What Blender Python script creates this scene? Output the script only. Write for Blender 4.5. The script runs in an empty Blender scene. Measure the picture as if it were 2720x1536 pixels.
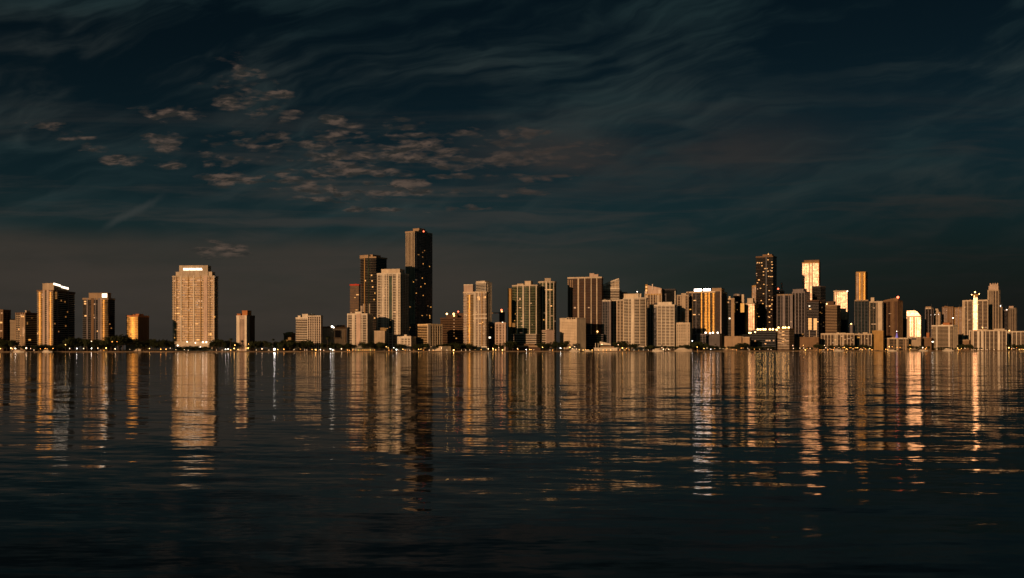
import bpy, math, random
from mathutils import Vector, noise as mnoise
random.seed(7)
R = math.radians
S = bpy.context.scene
COL = S.collection

# ------------------------------------------------------------------ camera
F = 2644.0          # focal length in photo pixels (photo 2720 x 1536)
HOR = 926.0         # horizon row
CAMZ = 6.0
GZ = 1.5            # height of the land above the water
cam_d = bpy.data.cameras.new("camera")
cam_d.sensor_width = 36.0
cam_d.lens = F * 36.0 / 2720.0
cam_d.shift_y = (HOR - 768.0) / 2720.0
cam_d.clip_start = 0.5
cam_d.clip_end = 90000.0
cam = bpy.data.objects.new("camera", cam_d)
cam.location = (0, 0, CAMZ)
cam.rotation_euler = (R(90), 0, 0)
COL.objects.link(cam)
S.camera = cam
S.render.resolution_x = 1024
S.render.resolution_y = 578
S.view_settings.view_transform = 'Standard'
S.view_settings.look = 'None'
S.view_settings.gamma = 1.0
S.view_settings.exposure = 0.0
S.cycles.use_denoising = True
S.cycles.max_bounces = 6
S.cycles.diffuse_bounces = 2
S.cycles.glossy_bounces = 4
S.cycles.sample_clamp_indirect = 12.0
S.cycles.caustics_reflective = False

# ------------------------------------------------------------------ sun, low behind the camera to the left
PSI = 33.0          # sun bearing, degrees left of straight behind the camera
ELEV = 8.0
sx = -math.sin(R(PSI)) * math.cos(R(ELEV)); sy = -math.cos(R(PSI)) * math.cos(R(ELEV)); sz = math.sin(R(ELEV))
sun_d = bpy.data.lights.new("sun", 'SUN')
sun_d.energy = 3.2
sun_d.angle = R(0.5)
sun_d.color = (1.0, 0.54, 0.285)
sun = bpy.data.objects.new("sun", sun_d)
sun.rotation_euler = Vector((sx, sy, sz)).to_track_quat('Z', 'Y').to_euler()
sun.location = (0, 0, 300)
COL.objects.link(sun)

# ------------------------------------------------------------------ world: Nishita sky with cirrus and small cumulus
W = bpy.data.worlds.new("World")
S.world = W
W.use_nodes = True
nt = W.node_tree
for n in list(nt.nodes): nt.nodes.remove(n)

class NB:
    """small node-building helper"""
    def __init__(s, nt): s.nt = nt; s.L = nt.links
    def n(s, t, **k):
        nd = s.nt.nodes.new(t)
        for a, v in k.items(): setattr(nd, a, v)
        return nd
    def put(s, sock, v):
        if v is None: return
        if isinstance(v, bpy.types.NodeSocket): s.L.new(v, sock)
        else: sock.default_value = v
    def m(s, op, a, b=None, c=None, clamp=False):
        nd = s.n('ShaderNodeMath', operation=op, use_clamp=clamp)
        for i, v in enumerate((a, b, c)): s.put(nd.inputs[i], v)
        return nd.outputs[0]
    def v(s, op, a, b=None, c=None):
        nd = s.n('ShaderNodeVectorMath', operation=op)
        for i, v in enumerate((a, b, c)): s.put(nd.inputs[i], v)
        return nd.outputs[1] if op in ('DOT_PRODUCT', 'LENGTH') else nd.outputs[0]
    def xyz(s, a, b, c):
        nd = s.n('ShaderNodeCombineXYZ')
        for i, v in enumerate((a, b, c)): s.put(nd.inputs[i], v)
        return nd.outputs[0]
    def sep(s, a):
        nd = s.n('ShaderNodeSeparateXYZ'); s.put(nd.inputs[0], a); return nd.outputs
    def noise(s, vec, scale, detail=4, rough=0.55, dist=0.0, col=False):
        nd = s.n('ShaderNodeTexNoise'); s.put(nd.inputs['Vector'], vec)
        nd.inputs['Scale'].default_value = scale; nd.inputs['Detail'].default_value = detail
        nd.inputs['Roughness'].default_value = rough; nd.inputs['Distortion'].default_value = dist
        return nd.outputs['Color' if col else 0]
    def mr(s, v, a, b, c=0.0, d=1.0, smooth=True):
        nd = s.n('ShaderNodeMapRange'); nd.interpolation_type = 'SMOOTHSTEP' if smooth else 'LINEAR'
        s.put(nd.inputs[0], v)
        for i, k in enumerate((a, b, c, d)): s.put(nd.inputs[i + 1], k)
        return nd.outputs[0]
    def mix(s, f, a, b, mode='MIX'):
        nd = s.n('ShaderNodeMix', data_type='RGBA', blend_type=mode)
        s.put(nd.inputs[0], f); s.put(nd.inputs[6], a); s.put(nd.inputs[7], b)
        return nd.outputs[2]

w = NB(nt)
sky = w.n('ShaderNodeTexSky', sky_type='NISHITA')
sky.sun_disc = False
sky.sun_elevation = R(ELEV)
sky.sun_rotation = R(180.0 + PSI)
sky.altitude = 0.0; sky.air_density = 1.0; sky.dust_density = 1.2; sky.ozone_density = 2.0
SKYSTR = 0.05
base = w.mix(1.0, sky.outputs[0], (0.105, 0.200, 0.215, 1.0), 'MULTIPLY')
base = w.mix(1.0, base, (SKYSTR, SKYSTR, SKYSTR, 1), 'MULTIPLY')
dirv = w.n('ShaderNodeTexCoord').outputs['Generated']
dx, dy, dz = w.sep(dirv)[0:3]
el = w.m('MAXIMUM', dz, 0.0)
fall = w.m('MULTIPLY', w.mr(el, 0.0, 0.34, 0.80, 0.32), w.mr(dy, -0.1, -0.7, 1.0, 3.6))  # sky behind the camera brightened as added fill for dark building sides
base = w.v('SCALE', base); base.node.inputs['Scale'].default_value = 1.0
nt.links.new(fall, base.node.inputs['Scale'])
# tangent coordinates of the sky ahead: u to the right, v upward
ady = w.m('MAXIMUM', w.m('ABSOLUTE', dy), 0.05)
u = w.m('DIVIDE', dx, ady)
v = w.m('DIVIDE', dz, ady)
uv = w.xyz(u, v, 0.0)
# high cirrus on a flat layer seen in perspective
den = w.m('ADD', w.m('MAXIMUM', dz, 0.0), 0.06)
cx = w.m('DIVIDE', dx, den); cy = w.m('DIVIDE', dy, den)
warp = w.noise(w.xyz(cx, cy, 3.1), 0.55, 3, 0.55, 0, True)
wx, wy, wz = w.sep(warp)[0:3]
TH = 0.30
wu = w.noise(w.xyz(w.m('MULTIPLY', u, 1.0), w.m('MULTIPLY', v, 1.8), 3.1), 3.2, 4, 0.55, 0, True)
wux, wuy, wuz = w.sep(wu)[0:3]
q1 = w.m('ADD', w.m('MULTIPLY', u, math.cos(TH)), w.m('MULTIPLY', v, math.sin(TH)))
q2 = w.m('ADD', w.m('MULTIPLY', u, -math.sin(TH)), w.m('MULTIPLY', v, math.cos(TH)))
cir_v = w.xyz(w.m('ADD', w.m('MULTIPLY', q1, 4.0), w.m('MULTIPLY', wux, 1.6)), w.m('ADD', w.m('MULTIPLY', q2, 14.0), w.m('MULTIPLY', wuy, 1.7)), 0.0)
cir = w.noise(cir_v, 0.9, 5, 0.55, 0.1)
cir2 = w.noise(w.v('MULTIPLY', cir_v, (1.0, 2.2, 1.0)), 2.0, 4, 0.55, 0.2)
cirbig = w.noise(w.xyz(w.m('MULTIPLY', u, 3.0), w.m('MULTIPLY', v, 9.0), 5.0), 1.4, 3, 0.5)
cmask = w.mr(w.m('ADD', w.m('MULTIPLY', cir, 0.66), w.m('MULTIPLY', cir2, 0.34)), 0.42, 0.70)
cmask = w.m('MULTIPLY', cmask, w.mr(cirbig, 0.30, 0.56, 0.34, 1.0))
ccol = w.mix(w.mr(w.m('ADD', wz, w.m('MULTIPLY', v, -0.8)), 0.22, 0.60), (0.020, 0.040, 0.042, 1), (0.046, 0.050, 0.046, 1))
base = w.mix(w.m('MULTIPLY', cmask, 0.82), base, ccol)
# thin level streaks lower down
st = w.noise(w.xyz(w.m('MULTIPLY', u, 2.2), w.m('ADD', w.m('MULTIPLY', v, 26.0), w.m('MULTIPLY', wx, 1.4)), 8.0), 1.6, 7, 0.58, 0.2)
stm = w.m('MULTIPLY', w.mr(st, 0.47, 0.70), w.m('MULTIPLY', w.mr(v, 0.03, 0.09), w.mr(v, 0.28, 0.16)))
base = w.mix(w.m('MULTIPLY', stm, 0.70), base, (0.038, 0.038, 0.035, 1))
# thin grey veil low over the whole horizon
veil = w.m('MULTIPLY', w.mr(v, 0.15, 0.02), w.mr(w.noise(w.xyz(w.m('MULTIPLY', u, 2.0), w.m('MULTIPLY', v, 10.0), 7.0), 1.5, 5), 0.2, 0.7, 0.55, 1.0))
base = w.mix(w.m('MULTIPLY', veil, 0.85), base, (0.0150, 0.0150, 0.0145, 1))
# broad warm-grey cloud bank over the skyline, thicker to the left, and a faint band to the right
edge = w.m('ADD', w.m('ADD', 0.114, w.m('MULTIPLY', u, -0.02)), w.m('MULTIPLY', w.m('SUBTRACT', w.noise(w.xyz(w.m('MULTIPLY', u, 5.0), 0.0, 1.0), 1.0, 3), 0.5), 0.045))
bank = w.mr(w.m('SUBTRACT', edge, v), -0.004, 0.022)
bank = w.m('MULTIPLY', bank, w.mr(u, 0.25, -0.12, 0.10, 1.0))
bank = w.m('MULTIPLY', bank, w.mr(w.noise(w.xyz(w.m('MULTIPLY', u, 3.0), w.m('MULTIPLY', v, 16.0), 2.0), 1.5, 5), 0.25, 0.7, 0.6, 1.0))
base = w.mix(w.m('MULTIPLY', bank, 0.80), base, (0.049, 0.039, 0.031, 1))
b2 = w.m('MULTIPLY', w.mr(w.m('ABSOLUTE', w.m('SUBTRACT', v, w.m('ADD', 0.185, w.m('MULTIPLY', u, 0.05)))), 0.055, 0.0), w.m('MULTIPLY', w.mr(u, -0.12, 0.05), w.mr(u, 0.42, 0.16)))
b2 = w.m('MULTIPLY', b2, w.mr(w.noise(w.xyz(w.m('MULTIPLY', u, 3.0), w.m('MULTIPLY', v, 14.0), 12.0), 1.7, 5), 0.35, 0.65))
base = w.mix(w.m('MULTIPLY', b2, 0.8), base, (0.034, 0.030, 0.028, 1))
# the sky ahead is scaled darker towards the right, over the far end of the city
rf0 = w.mr(dx, 0.0, 0.44, 1.0, 0.45)
rf = w.m('ADD', rf0, w.m('MULTIPLY', w.m('SUBTRACT', 0.92, rf0), w.mr(v, 0.08, 0.24)))
base = w.v('SCALE', base); nt.links.new(rf, base.node.inputs['Scale'])
# small cumulus: patches of a billow field, (x, y, half-width, half-height) in photo pixels turned into directions
CUM = [(600,162,36,13),(640,200,30,22),(598,225,46,16),(650,232,36,30),(600,262,26,16),(655,285,30,14),(690,292,26,14),(735,270,34,26),(760,300,28,14),
 (450,300,64,15),(110,338,34,12),(190,362,44,10),(236,394,28,10),(330,426,36,11),(402,374,26,14),(466,380,26,15),(436,394,34,12),(535,404,42,18),
 (468,442,42,11),(628,352,22,13),(560,376,60,16),(740,374,88,18),(830,388,60,18),(930,360,86,22),(1056,344,44,24),(885,322,26,10),(860,418,96,22),(1010,412,72,20),
 (815,456,118,16),(845,490,130,16),(1175,424,92,14),(1240,348,42,14),(1330,428,60,12),(1065,486,74,14),(920,438,80,20),(625,476,70,14),(560,428,26,12),
 (618,426,38,14),(608,663,52,22),(562,668,34,16),(1130,552,90,9),(1010,556,90,6),(1330,385,90,12),(1410,360,70,18),(1480,428,70,18),(1120,372,60,16),(905,512,110,16),(1090,400,130,13), (1240,440,150,12), (1400,405,120,14), (1000,458,150,13), (1160,512,170,9), (1300,470,150,10), (1500,400,110,16), (730,430,120,12)]
acc = None
for (X, Y, rx, ry) in CUM:
    ccx, ccy = (X - 1360) / F, (HOR - Y) / F
    ax, ay = F / (rx * 1.3), F / (ry * 1.35)
    q = w.v('MULTIPLY_ADD', uv, (ax, ay, 0), (-ccx * ax, -ccy * ay, 0))
    dd = w.v('DOT_PRODUCT', q, q)
    acc = dd if acc is None else w.m('MINIMUM', acc, dd)
bvec = w.xyz(w.m('MULTIPLY', u, 1.0), w.m('MULTIPLY', v, 3.3), 0.0)
bil = w.noise(bvec, 46.0, 6, 0.60, 0.4)
bilw = w.noise(bvec, 15.0, 4, 0.55, 0.3)
fld = w.m('ADD', w.m('MULTIPLY', w.m('SUBTRACT', bil, 0.5), 4.2), w.m('MULTIPLY', w.m('SUBTRACT', bilw, 0.5), 5.0))
vor = w.n('ShaderNodeTexVoronoi'); vor.inputs['Scale'].default_value = 60.0
nt.links.new(w.v('ADD', bvec, w.v('MULTIPLY', w.noise(bvec, 40.0, 3, 0.5, 0, True), (0.016, 0.016, 0.0))), vor.inputs['Vector'])
puff = w.m('MULTIPLY', w.m('SUBTRACT', 0.42, vor.outputs['Distance']), 1.5)
dens = w.m('SUBTRACT', w.m('ADD', w.m('ADD', 0.62, fld), puff), w.m('MULTIPLY', acc, 0.62))
cm = w.mr(dens, -0.2, 1.1)
front = w.mr(dy, 0.0, 0.2)
cm = w.m('MULTIPLY', cm, front)
bil2 = w.noise(w.v('ADD', bvec, (0.004, -0.012, 0.0)), 46.0, 6, 0.60, 0.4)
lit = w.mr(w.m('SUBTRACT', bil2, bil), -0.13, 0.13, 0.0, 1.0)
cumc = w.mix(lit, (0.026, 0.025, 0.022, 1), (0.115, 0.078, 0.058, 1))
cumc = w.mix(w.mr(u, -0.14, 0.10), cumc, (0.044, 0.034, 0.029, 1))
base = w.mix(w.m('MULTIPLY', cm, 0.80), base, cumc)
# one slanting wisp left of centre above the bank
wy_ = w.m('SUBTRACT', w.m('SUBTRACT', v, (HOR - 566) / F), w.m('MULTIPLY', w.m('ADD', u, (1360 - 350) / F), 0.50))
wy_ = w.m('ADD', wy_, w.m('MULTIPLY', w.m('SUBTRACT', w.noise(w.xyz(w.m('MULTIPLY', u, 30.0), 0.0, 4.0), 1.0, 3), 0.5), 0.016))
wm_ = w.m('MULTIPLY', w.mr(w.m('ABSOLUTE', wy_), 0.0065, 0.0), w.m('MULTIPLY', w.mr(u, -0.418, -0.395), w.mr(u, -0.342, -0.375)))
base = w.mix(w.m('MULTIPLY', w.m('MULTIPLY', wm_, front), 0.6), base, (0.038, 0.044, 0.042, 1))
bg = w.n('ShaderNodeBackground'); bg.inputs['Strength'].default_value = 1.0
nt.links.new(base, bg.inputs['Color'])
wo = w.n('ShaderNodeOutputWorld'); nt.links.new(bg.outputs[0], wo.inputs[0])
W.cycles.sampling_method = 'MANUAL'; W.cycles.sample_map_resolution = 512

# ================================================================== materials
def new_mat(name):
    m = bpy.data.materials.new(name); m.use_nodes = True
    nb = NB(m.node_tree)
    return m, nb, m.node_tree.nodes['Principled BSDF']

def wall_mat(name, col, rough=0.75, var=0.14, streak=0.16):
    """painted render or concrete with uneven tone and rain streaks"""
    m, nb, p = new_mat(name)
    pos = nb.n('ShaderNodeTexCoord').outputs['Object']
    a = nb.noise(pos, 0.06, 5, 0.6)
    x, y, z = nb.sep(pos)[0:3]
    s = nb.noise(nb.xyz(nb.m('MULTIPLY', x, 1.0), nb.m('MULTIPLY', y, 1.0), nb.m('MULTIPLY', z, 0.05)), 0.5, 4, 0.6)
    f = nb.m('MULTIPLY', nb.mr(a, 0.3, 0.7, 1 - var, 1 + var), nb.mr(s, 0.35, 0.7, 1.0 + streak * .4, 1 - streak))
    oi_ = nb.n('ShaderNodeObjectInfo')
    f = nb.m('MULTIPLY', f, nb.mr(oi_.outputs['Random'], 0, 1, 0.84, 1.10, False))
    c = nb.v('SCALE', (col[0], col[1], col[2])); nb.L.new(f, c.node.inputs['Scale'])
    nb.L.new(c, p.inputs['Base Color'])
    p.inputs['Roughness'].default_value = rough
    p.inputs['Specular IOR Level'].default_value = 0.25
    return m

def glass_mat(name, dark, tint, metal=0.0, rough=0.12, bay=3.0, fh=3.2, frame=(0.12, 0.11, 0.10), jit=0.03, spec=0.6, fr=0.10):
    """curtain wall: panes of slightly different tone and lie between thin mullions"""
    m, nb, p = new_mat(name)
    pos = nb.n('ShaderNodeTexCoord').outputs['Object']
    x, y, z = nb.sep(pos)[0:3]
    su = nb.m('DIVIDE', nb.m('ADD', x, nb.m('MULTIPLY', y, 0.83)), bay)
    sv = nb.m('DIVIDE', z, fh)
    cell = nb.xyz(nb.m('FLOOR', su), nb.m('FLOOR', sv), 0.0)
    wn = nb.n('ShaderNodeTexWhiteNoise', noise_dimensions='3D'); nb.L.new(cell, wn.inputs[0])
    big = nb.noise(pos, 0.03, 3, 0.5)
    c = nb.mix(nb.m('MULTIPLY', wn.outputs[0], nb.mr(big, 0.3, 0.7, 0.5, 1.0)), (*dark, 1), (*tint, 1))
    mul = nb.m('MAXIMUM', nb.m('LESS_THAN', nb.m('FRACT', su), fr), nb.m('LESS_THAN', nb.m('FRACT', sv), fr * 1.6))
    c = nb.mix(mul, c, (*frame, 1))
    nb.L.new(c, p.inputs['Base Color'])
    nb.L.new(nb.m('MULTIPLY', nb.m('SUBTRACT', 1.0, mul), metal), p.inputs['Metallic'])
    nb.L.new(nb.mr(wn.outputs[0], 0, 1, rough * 0.8, rough * 1.2, False), p.inputs['Roughness'])
    p.inputs['Specular IOR Level'].default_value = spec
    g = nb.n('ShaderNodeNewGeometry')
    j = nb.v('SCALE', nb.v('SUBTRACT', wn.outputs[1], (0.5, 0.5, 0.5))); j.node.inputs['Scale'].default_value = jit
    nn = nb.v('NORMALIZE', nb.v('ADD', g.outputs['Normal'], j))
    nb.L.new(nn, p.inputs['Normal'])
    return m

def emit_mat(name, col, strength, sample=False):
    m, nb, p = new_mat(name)
    p.inputs['Base Color'].default_value = (0.3, 0.3, 0.3, 1)
    p.inputs['Emission Color'].default_value = (*col, 1)
    p.inputs['Emission Strength'].default_value = strength
    m.cycles.emission_sampling = 'FRONT' if sample else 'NONE'
    return m

M = {}
for k, c, r in (('white', (0.679, 0.630, 0.482), .7), ('cream', (0.563, 0.490, 0.344), .75), ('straw', (0.80, 0.61, 0.31), .7), ('beige', (0.446, 0.370, 0.249), .8),
                ('tan', (0.349, 0.260, 0.155), .8), ('brown', (0.194, 0.125, 0.065), .8), ('dbrown', (0.100, 0.062, 0.040), .8),
                ('terracotta', (0.407, 0.170, 0.060), .8), ('pinkish', (0.533, 0.420, 0.318), .75), ('grey', (0.200, 0.185, 0.180), .75),
                ('dgrey', (0.110, 0.105, 0.100), .7), ('olive', (0.36, 0.34, 0.19), .75), ('taupe', (0.242, 0.205, 0.146), .8), ('red', (0.533, 0.060, 0.026), .7), ('ochre', (0.407, 0.260, 0.086), .8),
                ('steel', (0.070, 0.090, 0.110), .5), ('black', (0.020, 0.020, 0.022), .5), ('quay', (0.213, 0.160, 0.095), .9)):
    M[k] = wall_mat(k, c, r)
M['g_dark'] = glass_mat('g_dark', (0.003, 0.004, 0.005), (0.014, 0.014, 0.014), 0.0, .07, spec=.35, frame=(.022, .02, .019), jit=.012)
M['g_brown'] = glass_mat('g_brown', (0.009, 0.006, 0.004), (0.055, 0.032, 0.017), 0.0, .42, spec=.05, frame=(.035, .022, .015), jit=.012)
M['g_warm'] = glass_mat('g_warm', (0.012, 0.008, 0.006), (0.07, 0.042, 0.026), 0.0, .42, spec=.05, frame=(.05, .045, .035), jit=.012)
M['g_green'] = glass_mat('g_green', (0.004, 0.012, 0.009), (0.040, 0.085, 0.040), 0.1, .40, spec=.08, frame=(.03, .045, .03), jit=.012)
M['g_teal'] = glass_mat('g_teal', (0.003, 0.009, 0.011), (0.018, 0.034, 0.034), 0.0, .08, spec=.25, frame=(.02, .025, .025), jit=.012)
M['g_blue'] = glass_mat('g_blue', (0.003, 0.006, 0.010), (0.015, 0.026, 0.036), 0.0, .10, spec=.35, frame=(.03, .036, .04), jit=.012)
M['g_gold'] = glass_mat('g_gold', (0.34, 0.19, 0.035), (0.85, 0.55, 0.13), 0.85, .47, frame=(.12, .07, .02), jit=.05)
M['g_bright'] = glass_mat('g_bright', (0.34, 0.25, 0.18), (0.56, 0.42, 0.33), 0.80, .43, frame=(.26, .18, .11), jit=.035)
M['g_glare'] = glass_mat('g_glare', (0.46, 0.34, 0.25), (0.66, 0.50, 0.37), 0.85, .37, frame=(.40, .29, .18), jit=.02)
M['g_bronze'] = glass_mat('g_bronze', (0.02, 0.012, 0.005), (0.13, 0.075, 0.028), 0.3, .40, frame=(.05, .03, .012), jit=.03)
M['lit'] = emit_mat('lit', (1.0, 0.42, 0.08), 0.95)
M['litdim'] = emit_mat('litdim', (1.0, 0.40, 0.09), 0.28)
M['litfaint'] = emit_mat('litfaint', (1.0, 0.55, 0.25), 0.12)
M['litw'] = emit_mat('litw', (1.0, 0.80, 0.55), 2.2)
M['sign'] = emit_mat('sign', (1.0, 0.80, 0.60), 3.0)
M['signbright'] = emit_mat('signbright', (1.0, 0.84, 0.74), 9.0, True)
M['lampwarm'] = emit_mat('lampwarm', (1.0, 0.55, 0.18), 9.0)
M['roofwarm'] = emit_mat('roofwarm', (1.0, 0.50, 0.15), 5.0)
M['roofwhite'] = emit_mat('roofwhite', (1.0, 0.80, 0.62), 6.0)
M['roofred'] = emit_mat('roofred', (1.0, 0.12, 0.05), 5.0)
M['blue'] = emit_mat('blue', (0.02, 0.06, 1.0), 0.35)

# ================================================================== mesh helpers
class MB:
    def __init__(s): s.v = []; s.f = []
    def box(s, x0, x1, y0, y1, z0, z1):
        b = len(s.v)
        s.v += [(x0, y0, z0), (x1, y0, z0), (x1, y1, z0), (x0, y1, z0), (x0, y0, z1), (x1, y0, z1), (x1, y1, z1), (x0, y1, z1)]
        s.f += [tuple(b + i for i in q) for q in ((0, 3, 2, 1), (4, 5, 6, 7), (0, 1, 5, 4), (1, 2, 6, 5), (2, 3, 7, 6), (3, 0, 4, 7))]
        return s
    def prism(s, poly, z0, z1):
        b = len(s.v); n = len(poly)
        s.v += [(p[0], p[1], z0) for p in poly] + [(p[0], p[1], (z1(p) if callable(z1) else z1)) for p in poly]
        s.f.append(tuple(b + i for i in reversed(range(n)))); s.f.append(tuple(b + n + i for i in range(n)))
        for i in range(n):
            j = (i + 1) % n; s.f.append((b + i, b + j, b + n + j, b + n + i))
        return s
    def tube(s, p0, p1, r0, r1, n=6):
        p0 = Vector(p0); p1 = Vector(p1); d = (p1 - p0).normalized()
        a = d.orthogonal().normalized(); c = d.cross(a); b = len(s.v)
        for p, r in ((p0, r0), (p1, r1)):
            for i in range(n):
                t = 2 * math.pi * i / n; s.v.append(tuple(p + (a * math.cos(t) + c * math.sin(t)) * r))
        for i in range(n):
            j = (i + 1) % n; s.f.append((b + i, b + j, b + n + j, b + n + i))
        s.f.append(tuple(b + i for i in reversed(range(n)))); s.f.append(tuple(b + n + i for i in range(n)))
        return s
    def ball(s, c, r, nu=10, nv=6, sz=1.0):
        b = len(s.v)
        s.v.append((c[0], c[1], c[2] - r * sz))
        for k in range(1, nv):
            ph = -math.pi / 2 + math.pi * k / nv
            for i in range(nu):
                t = 2 * math.pi * i / nu
                s.v.append((c[0] + r * math.cos(ph) * math.cos(t), c[1] + r * math.cos(ph) * math.sin(t), c[2] + r * sz * math.sin(ph)))
        s.v.append((c[0], c[1], c[2] + r * sz)); top = len(s.v) - 1
        for i in range(nu):
            j = (i + 1) % nu
            s.f.append((b, b + 1 + j, b + 1 + i))
            for k in range(nv - 2):
                o = b + 1 + k * nu; s.f.append((o + i, o + j, o + nu + j, o + nu + i))
            o = b + 1 + (nv - 2) * nu; s.f.append((o + i, o + j, top))
        return s
    def mesh(s, name, mat):
        me = bpy.data.meshes.new(name); me.from_pydata(s.v, [], s.f); me.update()
        for m in (mat if isinstance(mat, (list, tuple)) else [mat]): me.materials.append(m)
        return me
    def obj(s, name, mat, parent=None, loc=(0, 0, 0)):
        return link(name, s.mesh(name, mat), parent, loc)

def link(name, data, parent=None, loc=(0, 0, 0)):
    o = bpy.data.objects.new(name, data); COL.objects.link(o)
    o.location = loc
    if parent is not None: o.parent = parent
    return o

def thing(name, label, cat, loc, rz=0.0, group=None):
    o = link(name, None, None, loc); o.rotation_euler = (0, 0, rz)
    o['label'] = label; o['category'] = cat
    if group: o['group'] = group
    return o

def copy_tree(o, parent=None):
    c = o.copy(); COL.objects.link(c)
    if parent is not None: c.parent = parent
    for ch in list(o.children): copy_tree(ch, c)
    return c

# ================================================================== water and land
def shoreY(X):
    return 15864.0 / (10.4 - 3.4 * X / 2720.0)
def rx_(X): return (X - 1360.0) / F
def gp(X, d=0.0):
    Y = shoreY(X) + d
    return rx_(X) * Y, Y

me = MB(); me.v = [(-45000, -3000, 0), (45000, -3000, 0), (45000, 60000, 0), (-45000, 60000, 0)]; me.f = [(0, 1, 2, 3)]
wm, nb, p = new_mat('water')
pos = nb.n('ShaderNodeTexCoord').outputs['Object']
px, py, pz = nb.sep(pos)[0:3]
# calm and ruffled patches
patch = nb.noise(nb.xyz(nb.m('MULTIPLY', px, 0.006), nb.m('MULTIPLY', py, 0.016), 0.0), 1.0, 4, 0.55)
amp = nb.mr(patch, 0.32, 0.68, 0.55, 1.25)
def slope(sx_, sy_, rot, k, z, det=2):
    c, s_ = math.cos(R(rot)), math.sin(R(rot))
    a = nb.m('ADD', nb.m('MULTIPLY', px, c * sx_), nb.m('MULTIPLY', py, s_ * sx_))
    b = nb.m('ADD', nb.m('MULTIPLY', px, -s_ * sy_), nb.m('MULTIPLY', py, c * sy_))
    col = nb.noise(nb.xyz(a, b, z), 1.0, det, 0.5, 0.3, True)
    d = nb.v('SUBTRACT', col, (0.5, 0.5, 0.5))
    return nb.v('MULTIPLY', d, (k * 0.45, k, 0.0))
s1 = slope(0.045, 0.16, 8, 0.09, 1.0, 2)
s2 = slope(0.22, 0.75, -6, 0.185, 5.0, 3)
s3 = slope(1.1, 3.2, 4, 0.10, 9.0, 2)
tot = nb.v('ADD', nb.v('ADD', s1, s2), s3)
tot = nb.v('SCALE', tot); nb.L.new(amp, tot.node.inputs['Scale'])
nrm = nb.v('NORMALIZE', nb.v('ADD', tot, (0, 0, 1.0)))
nb.L.new(nrm, p.inputs['Normal'])
p.inputs['Base Color'].default_value = (0.004, 0.008, 0.009, 1)
p.inputs['Roughness'].default_value = 0.06
p.inputs['IOR'].default_value = 1.175
water = me.obj('water', wm); water['kind'] = 'structure'

shore = []
for i in range(-6, 56):
    X = i * 54.4
    x, y = gp(X)
    shore.append((x, y + 3.5 * math.sin(X * 0.037) + 2.0 * math.sin(X * 0.11)))
b = MB(); n = len(shore)
b.v = [(x, y, GZ) for x, y in shore] + [(x * 1.0 + (x / 1500.0) * 14000, 42000, GZ) for x, y in shore]
b.f = [(i, i + 1, n + i + 1, n + i) for i in range(n - 1)]
gm = wall_mat('ground', (0.055, 0.065, 0.03), .95, .3, .0)
ground = b.obj('ground', gm); ground['kind'] = 'structure'
b = MB()
for i in range(n - 1):
    (x0, y0), (x1, y1) = shore[i], shore[i + 1]
    k = len(b.v)
    b.v += [(x0, y0 - .5, -1), (x1, y1 - .5, -1), (x1, y1 - .5, GZ + .25), (x0, y0 - .5, GZ + .25), (x0, y0 + .7, GZ + .25), (x1, y1 + .7, GZ + .25), (x0, y0 + .7, -1), (x1, y1 + .7, -1)]
    b.f += [(k, k + 1, k + 2, k + 3), (k + 3, k + 2, k + 5, k + 4), (k + 4, k + 5, k + 7, k + 6)]
seawall = b.obj('seawall', M['quay'])
seawall['label'] = 'low tan concrete seawall running the whole length of the shore at the waterline'; seawall['category'] = 'seawall'

# ================================================================== building kit
BLD = {}
ALLB = []
def arc_outline(kind, w, dp, k):
    """footprint in the building's own frame: x from -w to 0, y from 0 (front) to dp"""
    if kind == 'rect':
        return [(-w, 0), (0, 0), (0, dp), (-w, dp)]
    if kind == 'chamfer':
        c = k * w
        return [(-w, c), (-w + c, 0), (-c, 0), (0, c), (0, dp), (-w, dp)]
    if kind == 'bow':
        pts = [(-w + w * i / 14.0, k * w * (2 * i / 14.0 - 1) ** 2) for i in range(15)]
        return pts + [(0, dp), (-w, dp)]
    if kind == 'round':
        pts = []
        for i in range(28):
            t = -math.pi + 2 * math.pi * i / 28.0
            ct, st = math.cos(t), math.sin(t)
            e = 0.78
            pts.append((-w / 2 + w / 2 * math.copysign(abs(ct) ** e, ct), dp / 2 + dp / 2 * math.copysign(abs(st) ** e, st)))
        return pts
def grow(poly, e):
    n = len(poly); out = []
    for i in range(n):
        p0, p1, p2 = Vector(poly[i - 1]), Vector(poly[i]), Vector(poly[(i + 1) % n])
        d1 = (p1 - p0); d2 = (p2 - p1)
        if d1.length < 1e-6 or d2.length < 1e-6: out.append(tuple(p1)); continue
        d1.normalize(); d2.normalize()
        n1 = Vector((d1.y, -d1.x)); n2 = Vector((d2.y, -d2.x)); nn = n1 + n2
        if nn.length < 1e-6: nn = n1
        nn.normalize(); c = max(0.35, nn.dot(n1))
        out.append(tuple(p1 + nn * (e / c)))
    return out

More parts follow.
